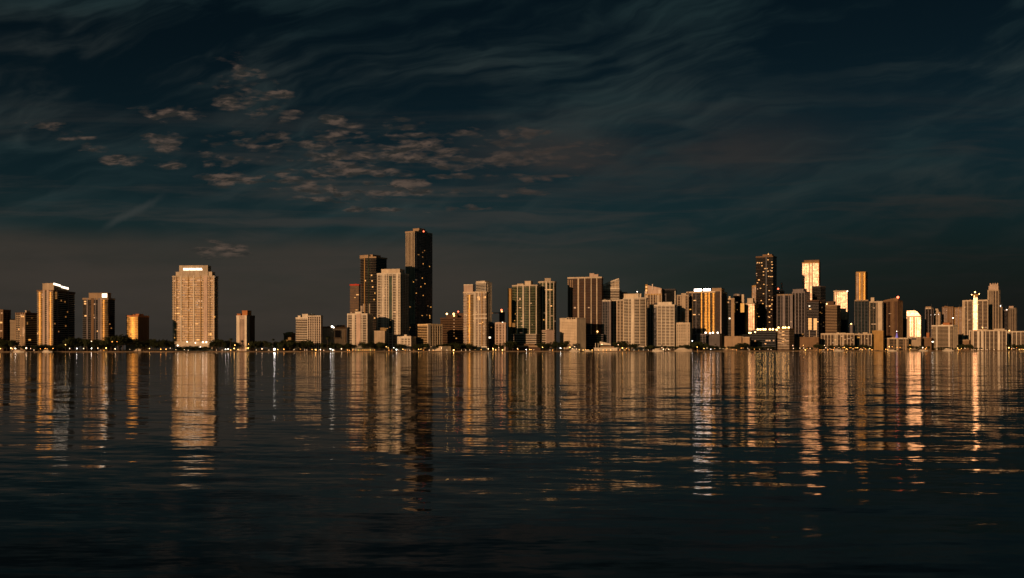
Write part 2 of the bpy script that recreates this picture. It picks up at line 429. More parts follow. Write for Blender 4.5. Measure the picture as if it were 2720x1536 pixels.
class Bld:
    def __init__(s, name, label, xl, xc, xr, top, d=0, b=12, dp=None, body='g_dark', slab=None, fins=None, kind='rect', k=0.12,
                 lit=0, litm='litdim', par=None, cat='tower', group=None, base=None, ret=None, parmat=None, infill=.38):
        d = d if d <= 60 else 60 + (d - 60) * .55
        s.Y = shoreY(xc) + d; s.X = rx_(xc) * s.Y
        phi = math.atan(rx_(xc)); s.a = R(b) + phi
        s.ex = Vector((math.cos(s.a), -math.sin(s.a))); s.ey = Vector((math.sin(s.a), math.cos(s.a)))
        s.C = Vector((s.X, s.Y))
        s.w = -s.fx(xl)
        if dp is None:
            dp = s.sy(xr) if xr > xc else s.w * 0.6
            if dp <= 2 or dp > 90: print('DEPTH', name, xl, xc, xr, round(dp, 1)); dp = min(max(dp, 8), 80)
        s.dp = dp; s.kind = kind; s.k = k
        s.H = s.zz(top); s.name = name; s.top = top; s.xl, s.xc, s.xr = xl, xc, xr
        s.t = thing(name, label, cat, (s.X, s.Y, GZ), -s.a, group)
        s.out = arc_outline(kind, s.w, dp, k)
        z0 = 0.0 if base is None else max(0.0, s.zz(base))
        s.z0 = z0
        s.body = MB().prism(s.out, z0, s.H).obj('wall' if not body.startswith('g_') else 'window_wall', M[body], s.t)
        s.e = 0.0; s.slabh = 3.2
        if slab:
            mat, e, th, fh = slab[:4]
            s.e = e; s.slabh = fh
            me = MB().prism(grow(s.out, e), 0, th).mesh('floor_band', M[mat])
            n = int((s.H - z0) / fh); 
            if n > 96: fh = (s.H - z0) / 96; n = 96
            skip = slab[4] if len(slab) > 4 else None
            for i in range(1, n):
                z = s.H - i * fh
                if z < z0 + 0.5: break
                link('floor_band', me, s.t, (0, 0, z))
        pm = parmat or (slab[0] if slab else (par and par[0])) or body
        if pm.startswith('g_'): pm = 'brown'
        ph = 2.2 if par is None else par[1]
        pe = s.e + 0.25
        MB().prism(grow(s.out, pe), s.H - 0.8, s.H + ph).obj('parapet', M[pm], s.t)
        if fins:
            mat, sp, fw = fins[:3]; fe = s.e + 0.35
            sides = fins[3] if len(fins) > 3 else 'fs'
            if 'f' in sides:
                n = max(1, int(round(s.w / sp)))
                for i in range(n + 1):
                    x = -s.w + s.w * i / n
                    x0 = max(-s.w - fe, x - fw / 2); x1 = min(fe * .9, x + fw / 2)
                    s.fin(x0, x1, fe, z0, s.H + ph * .9, mat)
                # some bays are closed with plain wall instead of open balconies
                rnd = random.Random(int(xl) * 3 + int(top))
                if infill and n > 2:
                    for i in range(n):
                        q = rnd.random()
                        if q < infill:
                            x = -s.w + s.w * i / n + s.w / n * rnd.choice((.28, .5, .72))
                            hw = s.w / n * rnd.choice((.20, .28, .34))
                            s.fin(x - hw, x + hw, fe - .2, z0, s.H - .3, rnd.choice((mat, mat, slab[0] if slab else mat)), 'wall_panel')
            if 's' in sides and xr > xc + 3 and kind in ('rect', 'bow', 'chamfer'):
                n = max(1, int(round(dp / sp)))
                y00 = 0 if kind == 'rect' else k * s.w
                for i in range(1, n + 1):
                    y = y00 + (dp - y00) * i / n
                    MB().box(-0.5, fe, y - fw / 2, min(y + fw / 2, dp + .2), z0, s.H + ph * .9).obj('pier', M[mat], s.t)
        if lit: s.rlit(lit, litm)
        # plant rooms, tanks and thin masts on the flat roof
        rnd = random.Random(int(xc * 5 + top))
        if s.w > 9 and dp > 9:
            for i in range(rnd.choice((1, 2, 3))):
                pw, pd, hh = rnd.uniform(2.5, 6), rnd.uniform(2.5, 5), rnd.uniform(2.4, 4.6)
                px_ = -rnd.uniform(.15, .85) * s.w; py_ = dp * rnd.uniform(.25, .6)
                if rnd.random() < .3 and s.w > 16:
                    o = MB().tube((px_, py_, s.H - .2), (px_, py_, s.H + hh), 1.6, 1.6, 12)
                    o.obj('water_tank', M['taupe'], s.t)
                else:
                    MB().box(px_ - pw / 2, px_ + pw / 2, py_, py_ + pd, s.H - .3, s.H + hh).obj('plant_room', M[rnd.choice(('taupe', 'grey', pm if pm in M else 'tan'))], s.t)
            if rnd.random() < .45 and s.H > 50:
                px_ = -rnd.uniform(.2, .8) * s.w
                MB().tube((px_, dp * .5, s.H), (px_, dp * .5, s.H + rnd.uniform(5, 11)), .22, .08, 5).obj('mast', M['dgrey'], s.t)
        BLD[label] = s; ALLB.append(s)
    def fx(s, X, off=0.0):
        r = rx_(X); return (r * (s.C.y - s.ey.y * off) - (s.C.x - s.ey.x * off)) / (s.ex.x - r * s.ex.y)
    def sy(s, X, off=0.0):
        r = rx_(X); return (r * (s.C.y + s.ex.y * off) - (s.C.x + s.ex.x * off)) / (s.ey.x - r * s.ey.y)
    def zz(s, y, Y=None): return CAMZ + (HOR - y) / F * (Y or s.Y) - GZ
    def fy(s, x):
        """front surface depth at x"""
        if s.kind == 'bow': q = 2 * (x + s.w) / s.w - 1; return s.k * s.w * min(1, q * q)
        if s.kind == 'round':
            q = min(1, abs(2 * (x + s.w) / s.w - 1)); e = .78
            return s.dp / 2 * (1 - max(0, 1 - q ** (2 / e)) ** (e / 2))
        if s.kind == 'chamfer':
            c = s.k * s.w; return max(0, c - (x + s.w), c + x)
        return 0.0
    def fin(s, x0, x1, fe, z0, z1, mat, nm='pier'):
        y = s.fy(min(0, max(-s.w, (x0 + x1) / 2)))
        return MB().box(x0, x1, y - fe, y + 1.0, z0, z1).obj(nm, M[mat], s.t)
    def pier(s, X0, X1, mat, ytop=None, ybot=None, e=None, nm='pier'):
        e = s.e + .5 if e is None else e
        z1 = s.H + 1.8 if ytop is None else s.zz(ytop); z0 = s.z0 if ybot is None else s.zz(ybot)
        if X0 >= s.xc and s.xr > s.xc:
            y0, y1 = sorted((s.sy(X0, e), s.sy(X1, e)))
            MB().box(-1.0, e, y0, min(y1, s.dp + .2), z0, z1).obj(nm, M[mat], s.t)
        else:
            x0, x1 = sorted((s.fx(X0, e), s.fx(X1, e)))
            s.fin(x0, x1, e, z0, z1, mat, nm)
        return s
    def roof(s, X0, X1, ytop, mat, nm='penthouse', back=0.22, deep=0.5, lip=True, h0=None):
        yy = s.dp * back
        x0, x1 = sorted((s.fx(X0, -yy), s.fx(X1, -yy)))
        x0 = max(x0, -s.w + .3); x1 = min(x1, -.3)
        if x1 - x0 < 1.5: x0 = x1 - 2.0
        z1 = s.zz(ytop, s.Y + yy * math.cos(s.a)); zb = s.H if h0 is None else h0
        if z1 < zb + .8: z1 = zb + 3.0
        o = MB().box(x0, x1, yy, min(s.dp - .2, yy + s.dp * deep), zb - .5, z1).obj(nm, M[mat], s.t)
        if lip and z1 - zb > 3.5:
            MB().box(x0 - .35, x1 + .35, yy - .35, min(s.dp - .2, yy + s.dp * deep) + .35, z1 - .05, z1 + .7).obj('roof_cap', M[mat], o)
        return s
    def lit(s, X, Y, w=2.6, h=2.0, mat='lit', nm='glow_window'):
        e = s.e + .35
        if X > s.xc and s.xr > s.xc:
            y = s.sy(X, e); z = s.zz(Y, s.Y + y * math.cos(s.a))
            MB().box(e - .3, e, y - w / 2, y + w / 2, z - h / 2, z + h / 2).obj(nm, M[mat], s.t)
        else:
            x = s.fx(X, e); x = min(-w / 2, max(-s.w + w / 2, x)); y = s.fy(x); z = s.zz(Y)
            MB().box(x - w / 2, x + w / 2, y - e, y - e + .3, z - h / 2, z + h / 2).obj(nm, M[mat], s.t)
        return s
    def rlit(s, n, mat='litdim', y0=None, y1=None, X0=None, X1=None):
        rnd = random.Random(int(s.xl * 7 + s.top * 3))
        for i in range(n):
            X = rnd.uniform(X0 or s.xl + 1, X1 or max(s.xr, s.xc) - 1)
            Y = rnd.uniform(y0 or s.top + 6, y1 or 905)
            if abs(X - s.xc) < 1.2 and s.xr > s.xc: continue
            s.lit(X, Y, rnd.choice((1.2, 2.0, 2.4, 4.0, 5.0)), rnd.choice((1.2, 1.7, 2.1)), rnd.choice((mat, mat, mat, 'lit', 'litfaint')))
        return s
    def glow(s, X, Y, r=1.0, mat='roofwarm', back=0.1, nm='roof_light'):
        """a small lamp on the roof: a short stem and a globe"""
        yy = s.dp * back; x = min(-.5, max(-s.w + .5, s.fx(X, -yy))); z = s.zz(Y, s.Y + yy)
        st = MB().tube((x, yy, min(s.H, z - r)), (x, yy, z - r * .5), .18, .14).obj(nm, M['dgrey'], s.t)
        MB().ball((x, yy, z), r).obj('lamp', M[mat], st)
        return s
    def mast(s, X, ytop, back=.4, r=.35, mat='dgrey', zb=None):
        yy = s.dp * back; x = min(-.5, max(-s.w + .5, s.fx(X, -yy))); z = s.zz(ytop, s.Y + yy)
        MB().tube((x, yy, zb if zb else s.H), (x, yy, z), r, r * .4).obj('mast', M[mat], s.t)
        return s
    def podium(s, X0, X1, ytop, mat, off=8.0, nm='podium', slab=None, deep=None, sloped=0):
        x0, x1 = s.fx(X0, off), s.fx(X1, off); z1 = s.zz(ytop, s.Y - off)
        zt = z1 if not sloped else (lambda p: z1 - sloped * (x1 - p[0]) / (x1 - x0))
        dd = deep or (off + s.dp * .6)
        poly = [(x0, -off), (x1, -off), (x1, -off + dd), (x0, -off + dd)]
        o = MB().prism(poly, 0, zt).obj(nm, M[mat], s.t)
        if slab:
            me = MB().prism(grow(poly, slab[1]), 0, slab[2]).mesh('deck', M[slab[0]])
            n = int(z1 / slab[3])
            for i in range(0, n): link('deck', me, o, (0, 0, z1 - i * slab[3] - slab[2] + .3))
        return s
    def bay(s, X0, X1, mat, ytop=None, ybot=None, bulge=.12, slab=None):
        """curved glass bay standing out of the front"""
        x0, x1 = sorted((s.fx(X0, s.e), s.fx(X1, s.e))); wv = x1 - x0; y = s.fy((x0 + x1) / 2)
        z1 = s.H - .5 if ytop is None else s.zz(ytop); z0 = s.z0 if ybot is None else s.zz(ybot)
        pts = [(x0 + wv * i / 12., y - s.e - .1 - bulge * wv * math.sin(math.pi * i / 12.)) for i in range(13)] + [(x1, y + .8), (x0, y + .8)]
        o = MB().prism(pts, z0, z1).obj('window_bay', M[mat], s.t)
        if slab:
            me = MB().prism(grow(pts, slab[1]), 0, slab[2]).mesh('balcony', M[slab[0]])
            n = int((z1 - z0) / slab[3])
            for i in range(0, n): link('balcony', me, o, (0, 0, z1 - i * slab[3] - slab[2]))
        return s
    def wing(s, X0, X1, ytop, mat, off=-2.0, deep=None, nm='wing', slab=None, lip='white', fins=None):
        """a lower or shallower block joined to the tower; off is how far in front of the main face"""
        x0, x1 = sorted((s.fx(X0, off), s.fx(X1, off))); z1 = s.zz(ytop, s.Y - off); dd = deep or s.dp * .7
        poly = [(x0, -off), (x1, -off), (x1, -off + dd), (x0, -off + dd)]
        o = MB().prism(poly, s.z0, z1).obj(nm, M[mat], s.t)
        if slab:
            me = MB().prism(grow(poly, slab[1]), 0, slab[2]).mesh('balcony', M[slab[0]])
            for i in range(0, min(90, int((z1 - s.z0) / slab[3]))): link('balcony', me, o, (0, 0, z1 - i * slab[3] - slab[2]))
        if fins:
            n = max(1, int(round((x1 - x0) / fins[1])))
            for i in range(n + 1):
                x = x0 + (x1 - x0) * i / n; e = (slab[1] if slab else 0) + .3
                MB().box(x - fins[2] / 2, x + fins[2] / 2, -off - e, -off + .5, s.z0, z1 + 1).obj('pier', M[fins[0]], o)
        MB().prism(grow(poly, (slab[1] if slab else 0) + .3), z1 - .3, z1 + 1.4).obj('wing_parapet', M[lip], o)
        return s
    def sign(s, X0, X1, y0, y1, off=1.2, n=9, mat='sign', blocks=None):
        """backlit lettering: a row of small raised shapes, too small in the photo to read"""
        x0, x1 = s.fx(X0, off), s.fx(X1, off); z1, z0 = s.zz(y0), s.zz(y1)
        y = -off
        b = MB(); h = z1 - z0
        if blocks:
            b.box(x0, x1, y, y + .35, z0, z1)
        else:
            st = (x1 - x0) / n
            for i in range(n):
                a0 = x0 + st * i; a1 = a0 + st * .88; m_ = (i * 7 + 3) % 4
                b.box(a0, a0 + st * .30, y, y + .35, z0, z1)
                if m_ != 1: b.box(a1 - st * .30, a1, y, y + .35, z0, z1)
                if m_ != 2: b.box(a0 + st * .30 + .01, a1 - st * .30 - .01, y, y + .35, z1 - h * .3, z1)
                b.box(a0 + st * .30 + .01, a1 - st * (.30 if m_ != 1 else 0) - .01, y, y + .35, z0 + (h * .35 if m_ == 0 else 0), z0 + h * (.65 if m_ == 0 else .3))
        b.obj('sign', M[mat], s.t)
        return s

# ================================================================== the skyline, left to right
T = Bld
SL = ('cream', .9, .9, 3.1)
t = T('apartment_tower', 'brown apartment tower with a lit face, cut off by the left edge of the photo', -34, 8, 27, 826, 80, 38, body='g_brown', slab=('brown', .6, 1.0, 3.2), fins=('brown', 8, 1.6), lit=0)
t.lit(3, 857, 5, 2.4).lit(3, 879, 4, 2, 'litdim').lit(5, 832, 3, 2, 'litdim').roof(-20, 4, 822, 'brown')
t = T('apartment_tower', 'small flat-topped dark brown tower, second tower from the left edge', 10, 13, 28, 834, 160, 70, body='dbrown', slab=('dbrown', .4, 1.0, 3.2), lit=3)
t = T('office_building', 'plain pale beige slab building low between two left-hand apartment towers', 27, 44, 44, 854, 90, 4, dp=18, body='beige', slab=('beige', .15, 1.9, 3.2), cat='building')
t = T('apartment_tower', 'slim orange-lit gridded tower with a small pale roof box, left of the slanted sign', 43, 67, 101, 834, 60, 40, body='g_warm', slab=('cream', .8, 1.0, 3.0), fins=('tan', 4.2, 1.0, 'f'), lit=4, parmat='dbrown')
t.roof(67, 79, 826, 'cream', back=.1, deep=.3).lit(60, 841, 5, 2).lit(56, 838, 4, 2, 'litdim').lit(79, 903, 5, 2.4).lit(73, 859, 2, 4, 'litdim').lit(62, 880, 4, 6, 'litdim')
for i in range(5): t.lit(61, 872 + i * 5, 3.4, 2.0, 'litdim')
t = T('apartment_tower', 'tall tower with white centre piers and a long slanted white sign on its roof', 100, 141, 198, 774, 30, 30, body='g_dark', slab=('cream', .8, .7, 3.1), parmat='brown', lit=0)
t.pier(113, 119, 'pinkish').pier(124, 129, 'pinkish').pier(133, 134.5, 'pinkish')
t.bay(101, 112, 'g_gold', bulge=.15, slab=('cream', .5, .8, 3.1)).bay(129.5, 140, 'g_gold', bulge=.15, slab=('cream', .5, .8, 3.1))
t.pier(152, 154.5, 'grey').pier(181, 183, 'grey')
t.roof(113, 132, 754, 'beige', back=.12, deep=.25)
t.roof(113, 132, 754, 'beige', back=.14, deep=.2)
for (X, Y) in ((173, 802), (175, 842), (175, 866), (180, 829), (146, 860), (156, 881), (109, 884), (99, 886), (163, 799)): t.lit(X, Y, 3, 2.2, 'litdim' if X != 99 else 'lit')
for (X, Y, m_) in ((134, 813, 'lit'), (136, 818, 'litdim'), (132, 915, 'lit'), (137, 876, 'litdim'), (110, 782, 'litdim'), (132, 881, 'litdim'), (135, 845, 'litdim'), (111, 790, 'lit'), (136, 783, 'lit')): t.lit(X, Y, 4, 2, m_)
# crown box over the right part, with the slanted sign
y0, y1 = t.sy(143), t.sy(183); zt0 = t.zz(752, t.Y); zt1 = t.zz(765, t.Y + 20)
b = MB(); b.v = [(-.03, y0, t.H), (-.03, y1, t.H), (-14, y1, t.H), (-14, y0, t.H), (-.03, y0, zt0), (-.03, y1, zt1), (-14, y1, zt1), (-14, y0, zt0)]
b.f = [(0, 3, 2, 1), (4, 5, 6, 7), (0, 1, 5, 4), (1, 2, 6, 5), (2, 3, 7, 6), (3, 0, 4, 7)]
b.obj('crown', M['beige'], t.t)
def slant_sign(t, Xa, Xb, ya, yb, h):
    p0, p1 = t.sy(Xa, .2), t.sy(Xb, .2); za, zb = t.zz(ya, t.Y), t.zz(yb, t.Y + p1 * .9)
    b = MB(); b.v = [(.0, p0, za - h), (.0, p1, zb - h), (.0, p1, zb), (.0, p0, za), (.4, p0, za - h), (.4, p1, zb - h), (.4, p1, zb), (.4, p0, za)]
    b.f = [(0, 1, 2, 3), (4, 7, 6, 5), (0, 4, 5, 1), (1, 5, 6, 2), (2, 6, 7, 3), (3, 7, 4, 0)]
    b.obj('sign', M['sign'], t.t)
slant_sign(t, 142.5, 160.5, 751.5, 756.5, 3.0); slant_sign(t, 162.5, 182, 757, 764, 3.0)
for i in range(5): t.lit(150, 777 + i * 4, 7.0, 1.5, 'litdim', nm='lit_balcony')

t = T('apartment_tower', 'dark glass tower with one bright golden corner bay and a square white roof sign', 220, 287, 305, 795, 30, 28, body='g_dark', slab=('dgrey', .3, .6, 3.2), parmat='tan')
for a_, b_ in ((230, 233), (242, 249), (252, 254), (260, 266)): t.pier(a_, b_, 'brown' if a_ in (242,) else 'grey')
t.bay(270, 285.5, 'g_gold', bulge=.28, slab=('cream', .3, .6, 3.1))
t.pier(267, 269.5, 'pinkish').roof(236, 286, 779, 'tan', back=.15, deep=.5)
t.sign(271, 284, 780, 790, off=-(.15 * t.dp) + .4, blocks=True)
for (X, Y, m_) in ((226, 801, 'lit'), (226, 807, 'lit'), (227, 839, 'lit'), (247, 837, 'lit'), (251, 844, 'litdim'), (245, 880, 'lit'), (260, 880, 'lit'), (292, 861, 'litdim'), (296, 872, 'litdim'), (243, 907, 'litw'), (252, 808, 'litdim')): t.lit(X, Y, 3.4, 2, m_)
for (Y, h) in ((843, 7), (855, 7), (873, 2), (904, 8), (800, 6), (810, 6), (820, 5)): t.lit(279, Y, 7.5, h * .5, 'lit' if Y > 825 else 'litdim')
t = T('apartment_building', 'mid-rise block with a glowing gold front, orange roof boxes and a blank dark side', 336, 367, 396, 841, 40, 32, body='dbrown', parmat='terracotta')
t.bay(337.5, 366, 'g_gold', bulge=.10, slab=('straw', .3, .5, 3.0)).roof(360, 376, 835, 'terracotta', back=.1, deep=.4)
t.lit(341, 849, 4, 3).lit(341, 854, 3, 2).lit(341, 884, 3, 2, 'litw').podium(334, 374, 917, 'cream', 6, slab=('white', .3, .6, 3.4))
t.podium(334, 374, 917, 'cream', 6.2)

# the big sign-crowned tower
t = T('apartment_tower', 'broad golden balcony tower standing alone, stepped crown with a white lit sign across it', 460, 569, 575, 735, 60, 20, dp=17, body='g_bronze', slab=('straw', 1.1, 1.1, 2.9), parmat='cream', par=('cream', 1.5))
t.pier(479, 482.5, 'white').pier(513, 516, 'white').pier(541, 551, 'pinkish').pier(566.5, 569, 'cream').pier(460, 462, 'cream').pier(467, 469, 'tan').pier(532, 534, 'ochre').pier(499, 500.5, 'ochre').pier(556, 557.5, 'tan')
t.roof(467, 563, 723, 'cream', nm='upper_storeys', back=.04, deep=.9)
zt = t.zz(705); x0, x1 = t.fx(476, .8), t.fx(552, .8)
MB().box(x0, x1, -.8, 15, t.H - 4, zt).obj('crown', M['cream'], t.t)
t.sign(487, 538, 712.5, 718, off=1.4, n=11)
t.glow(569, 735, 1.6, 'roofwhite', .05).lit(471, 833, 8, 2).lit(481, 841, 5, 2).lit(558, 888, 5, 4).lit(526, 903, 5, 2).lit(532, 800, 8, 4, 'litdim').lit(533, 817, 7, 3, 'litdim').lit(530, 745, 9, 3, 'litdim').lit(570.5, 842, 5, 2, 'lit')
for (X, Y) in ((497, 750), (500, 764), (470, 770), (520, 757), (503, 787), (488, 742), (562, 746), (473, 790), (508, 742), (558, 790)): t.lit(X, Y, 5, 2, 'litdim')
t.rlit(64, 'litdim', 738, 900, 462, 540)  # extra glowing windows added to brighten the golden front
t.podium(463, 565, 908, 'cream', 9, slab=('white', .3, .6, 4.0))
for (X, Y, r) in ((472, 918, 1.2), (563, 909, 2.0), (539, 909, 1.5), (548, 909, 1.3), (532, 922, .9), (519, 911, .9), (497, 908, 1.0)):
    xx = t.fx(X, 9.8); MB().ball((xx, -9.8, t.zz(Y, t.Y - 9.8)), r * .8).obj('entrance_light', M['roofwhite'], t.t)

t = T('apartment_tower', 'slim pink-white tower with punched dark windows, orange roof boxes and dark right flank', 628, 655, 677, 841, 14, 40, body='pinkish', parmat='pinkish')
for i in range(24):
    for X in (639, 643, 647):
        t.lit(X, 849 + i * 2.75, 1.6, .95, 'black', nm='window')
t.pier(650, 655, 'white').pier(628, 636, 'white').roof(628, 639, 834, 'terracotta', back=.05, deep=.5).roof(643, 659, 826, 'terracotta', back=.1, deep=.5)
t.pier(664, 677, 'dbrown')  # shade on the right flank painted as a dark brown sheet
t = T('apartment_building', 'small gold-lit low block with dark right end rising just above the trees', 754, 775, 784, 888, 260, 30, body='g_bronze', slab=('ochre', .6, .9, 3.0), cat='building')
t.roof(764, 774, 883, 'ochre').lit(769, 900, 6, 5, 'litdim').lit(763, 905, 5, 3, 'litdim')
t = T('apartment_tower', 'wide white balcony block with two round roof drums and a curved left half', 783, 816, 852, 846, 50, 40, body='g_warm', kind='bow', k=.15, slab=('white', .9, 1.1, 3.0), fins=('white', 7.5, 1.0, 's'), cat='building')
t.wing(818, 852, 841, 'g_dark', off=-.5 , deep=5, slab=('pinkish', .4, .8, 3.0), fins=('white', 4.6, 1.3))
t.pier(829, 832, 'white').roof(787, 798, 839, 'white', nm='roof_drum').roof(803, 818, 835, 'white', nm='roof_drum').lit(836, 907, 8, 3)
t = T('theatre_building', 'low wide dim brown block with a square dark opening and bright roof light', 853, 921, 921, 872, 60, -38, dp=20, body='beige', cat='building', parmat='brown')
t.pier(890, 905, 'black', 878, 897, e=.4, nm='opening').pier(916, 921, 'tan', 876, 910).roof(905, 921, 865, 'brown').glow(882, 869, 2.0, 'roofwhite', .02).glow(886, 871, 1.4, 'roofwhite', .02).pier(870, 905, 'tan', 897, 899.5)
t = T('apartment_tower', 'thin brown banded tower with a red-lit top, peeping out left of the round-topped dark tower', 930, 953, 956, 758, 400, 10, body='g_bronze', slab=('brown', .6, 1.0, 3.2), parmat='red')
t.roof(931, 952, 755, 'red', back=.05).rlit(5)
t = T('apartment_tower', 'dark banded tower with a curved pale roof edge, behind the white ribbed tower', 951, 992, 1027, 684, 330, 38, body='g_dark', kind='bow', k=.20, slab=('taupe', .9, .38, 3.3), parmat='tan')
t.roof(953, 990, 677, 'tan', back=.12, deep=.6).pier(967, 969, 'ochre').pier(977, 979, 'g_green', 676, 900)
for (X, Y) in ((984, 731), (986, 762), (996, 779), (994, 796), (990, 845), (970, 745), (985, 746)): t.lit(X, Y, 3, 2.4, 'lit')
for X in (958, 967, 979):
    for i in range(9): t.lit(X, 808 + i * 3.2 + (5 if X == 958 else 0), 5, 1.3, 'litdim')
t = T('apartment_tower', 'tall white ribbed tower with a set-back roof, between the two tall dark towers', 1003, 1063, 1085, 728, 110, 22, body='g_warm', slab=('white', .8, .95, 3.0), fins=('white', 7.6, 1.3), parmat='white')
t.roof(1013, 1062, 715, 'cream', back=.15, deep=.6).lit(1016, 874, 9, 5, 'litdim').lit(1022, 876, 6, 4, 'litdim').rlit(14, 'litdim', 735, 875, 1006, 1060)
t.pier(1033, 1043, 'g_green', 735, 885, e=1.0, nm='window_strip').pier(1026, 1028, 'white')
t = T('skyscraper', 'tallest tower of the skyline, dark blue glass with a narrow lit left face', 1077, 1102, 1148, 616, 480, 40, body='g_blue', slab=('steel', .25, .6, 3.4), fins=('steel', 3.6, .5, 's'), parmat='tan')
t.pier(1077.5, 1101.5, 'g_warm', 618, 800, e=.5, nm='window_strip')
for i in range(7): t.pier(1078 + i * 3.6, 1079.2 + i * 3.6, 'cream', 616, 860)
t.roof(1097, 1114, 607, 'tan', back=.25, deep=.35).roof(1125, 1133, 612, 'tan').glow(1143, 616, 1.8, 'roofred', .5)
t.glow(1101, 608, 1.0, 'roofwarm', .3)
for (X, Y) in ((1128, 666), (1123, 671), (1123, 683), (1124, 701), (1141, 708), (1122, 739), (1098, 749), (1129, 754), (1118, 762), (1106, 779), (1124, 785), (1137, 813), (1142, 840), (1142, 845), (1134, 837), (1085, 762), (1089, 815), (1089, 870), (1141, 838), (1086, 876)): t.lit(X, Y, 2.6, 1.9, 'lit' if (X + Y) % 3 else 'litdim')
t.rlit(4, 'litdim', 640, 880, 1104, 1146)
t = T('apartment_tower', 'white mid-rise tower with a stepped roof box, in front of the dark round-cornered tower', 924, 975, 988, 836, 50, 16, body='g_warm', slab=('white', .8, 1.0, 3.0), fins=('white', 9, 1.8, 'fs'), parmat='white')
t.pier(946, 958, 'pinkish').roof(943, 961, 829, 'white', back=.02, deep=.5).podium(944, 986, 918, 'white', 3)
t = T('parking_garage', 'plain beige low block at the foot of the white ribbed tower', 988, 1022, 1024, 882, 52, 10, body='beige', cat='building')
t = T('office_building', 'dim grey low block between the plain beige block and the small stepped white hotel', 1024, 1064, 1066, 889, 120, 10, body='grey', cat='building')
t.lit(1050, 896, 5, 4, 'litdim').roof(1045, 1062, 884, 'grey')
t = T('hotel', 'small stepped white hotel close to the water at the foot of the tallest tower', 1057, 1091, 1104, 897, 30, 18, body='g_warm', slab=('white', .6, 1.4, 3.0), fins=('white', 5.5, 1.7), cat='building')
t.roof(1068, 1086, 893, 'white', back=.02, deep=.6).roof(1074, 1080, 890, 'white')
t = T('apartment_building', 'tan mid-rise with an overhanging flat roof, balconies on its left and piers on its right', 1111, 1137, 1174, 864, 40, 50, body='g_brown', slab=('straw', .7, .8, 3.0), fins=('cream', 5.2, 1.5, 's'), cat='building')
t.pier(1137, 1144, 'cream').roof(1132, 1152, 860, 'cream', back=.2, deep=.55).podium(1137, 1174, 920, 'cream', 1.4)
t = T('office_building', 'very dark brown wide block with small orange lights along its roof', 1170, 1232, 1240, 847, 150, 6, body='g_brown', slab=('brown', .4, .9, 3.4), parmat='dbrown', cat='building')
t.roof(1185, 1215, 838, 'dbrown', back=.1).roof(1205, 1232, 833, 'dbrown', back=.3)
t.glow(1187, 834, 1.6, 'lampwarm', .1).glow(1205, 834, 2.0, 'roofwarm', .1).glow(1206, 839, 1.6, 'roofwarm', .05).glow(1217, 828, 1.4, 'roofred', .35)
for Y in (850, 859, 868, 876, 884, 893): t.lit(1206, Y, 2, 1.6, 'litdim')
t.lit(1212, 899, 2.4, 1.6)
t = T('apartment_tower', 'pale tower with golden curved balconies and two white bands crossing its middle', 1232, 1291, 1294, 778, 40, 12, dp=24, body='g_bronze', slab=('cream', .9, .85, 3.0), parmat='cream')
t.wing(1232, 1256, 757, 'pinkish', off=-9, deep=14).pier(1258, 1264, 'white').pier(1270, 1272, 'white').pier(1279, 1281, 'ochre').pier(1287, 1288.5, 'cream')
t.bay(1240, 1257, 'g_gold', ytop=782, bulge=.22, slab=('cream', .6, .9, 3.0))
t.pier(1232, 1293, 'white', 834, 836.2, e=1.6, nm='band').pier(1258, 1293, 'white', 844, 847, e=1.7, nm='band')
t.roof(1262, 1291, 774, 'cream', back=.05, deep=.6).podium(1258, 1293, 920, 'white', 2)
for (X, Y) in ((1249, 788), (1271, 790), (1272, 795), (1289, 790), (1250, 796)): t.lit(X, Y, 4, 3.4, 'lit')
t.rlit(10, 'litdim', 800, 900)
t = T('apartment_tower', 'round-fronted white banded tower with a stepped drum roof, behind the pale two-band tower', 1263, 1288, 1305, 752, 330, 40, body='g_blue', kind='bow', k=.12, slab=('white', .9, 1.1, 3.1), fins=('white', 5, .7, 's'), parmat='white')
t.roof(1265, 1289, 747, 'white', back=.02, deep=.7)
t = T('office_building', 'dark grey mid block between the pale two-band tower and the small white apartment block', 1293, 1316, 1318, 862, 140, 8, body='g_dark', slab=('dgrey', .3, .9, 3.3), parmat='grey', cat='building')
t.lit(1300, 897, 5, 3.4, 'litw').lit(1305, 870, 2, 2, 'litdim')
t = T('apartment_building', 'narrow white apartment block with vertical window strips below the red beacon', 1316, 1343, 1346, 860, 40, 12, body='g_brown', slab=('pinkish', .3, 1.2, 3.0), fins=('pinkish', 6.6, 2.6), cat='building', parmat='pinkish')
t.roof(1319, 1329, 856, 'pinkish').glow(1335, 857, .9, 'roofwhite')
t = T('office_tower', 'thin black tower with a red beacon and small crane arm', 1326, 1339, 1341, 832, 420, 10, body='dgrey')
t.glow(1332, 824, 2.2, 'roofred', .2).glow(1333, 828, 1.4, 'roofwarm', .1)
z = t.zz(831); MB().box(t.fx(1305), -2, 2, 4, z - 1.2, z + .6).obj('crane_arm', M['ochre'], t.t)
t = T('apartment_tower', 'large curved green-glass balcony tower with pale ribs, left one of the green pair', 1359, 1424, 1437, 759, 90, 16, body='g_green', infill=0, kind='bow', k=.13, slab=('olive', .9, .45, 3.2), parmat='cream')
for a_, b_ in ((1388, 1391), (1405, 1407), (1421, 1423), (1373, 1374.5)): t.pier(a_, b_, 'white')
t.roof(1394, 1410, 747, 'cream', back=.1, deep=.4).roof(1374, 1390, 754, 'cream', back=.1)
t.lit(1363, 863, 6, 8, 'litdim').lit(1381, 817, 5, 1.6, 'litdim').lit(1381, 794, 3, 4, 'litdim').rlit(12, 'litdim', 770, 890, 1362, 1420)
t.podium(1357, 1424, 888, 'g_brown', 5, slab=('white', .6, 1.1, 3.4)).podium(1366, 1420, 914, 'brown', 12)
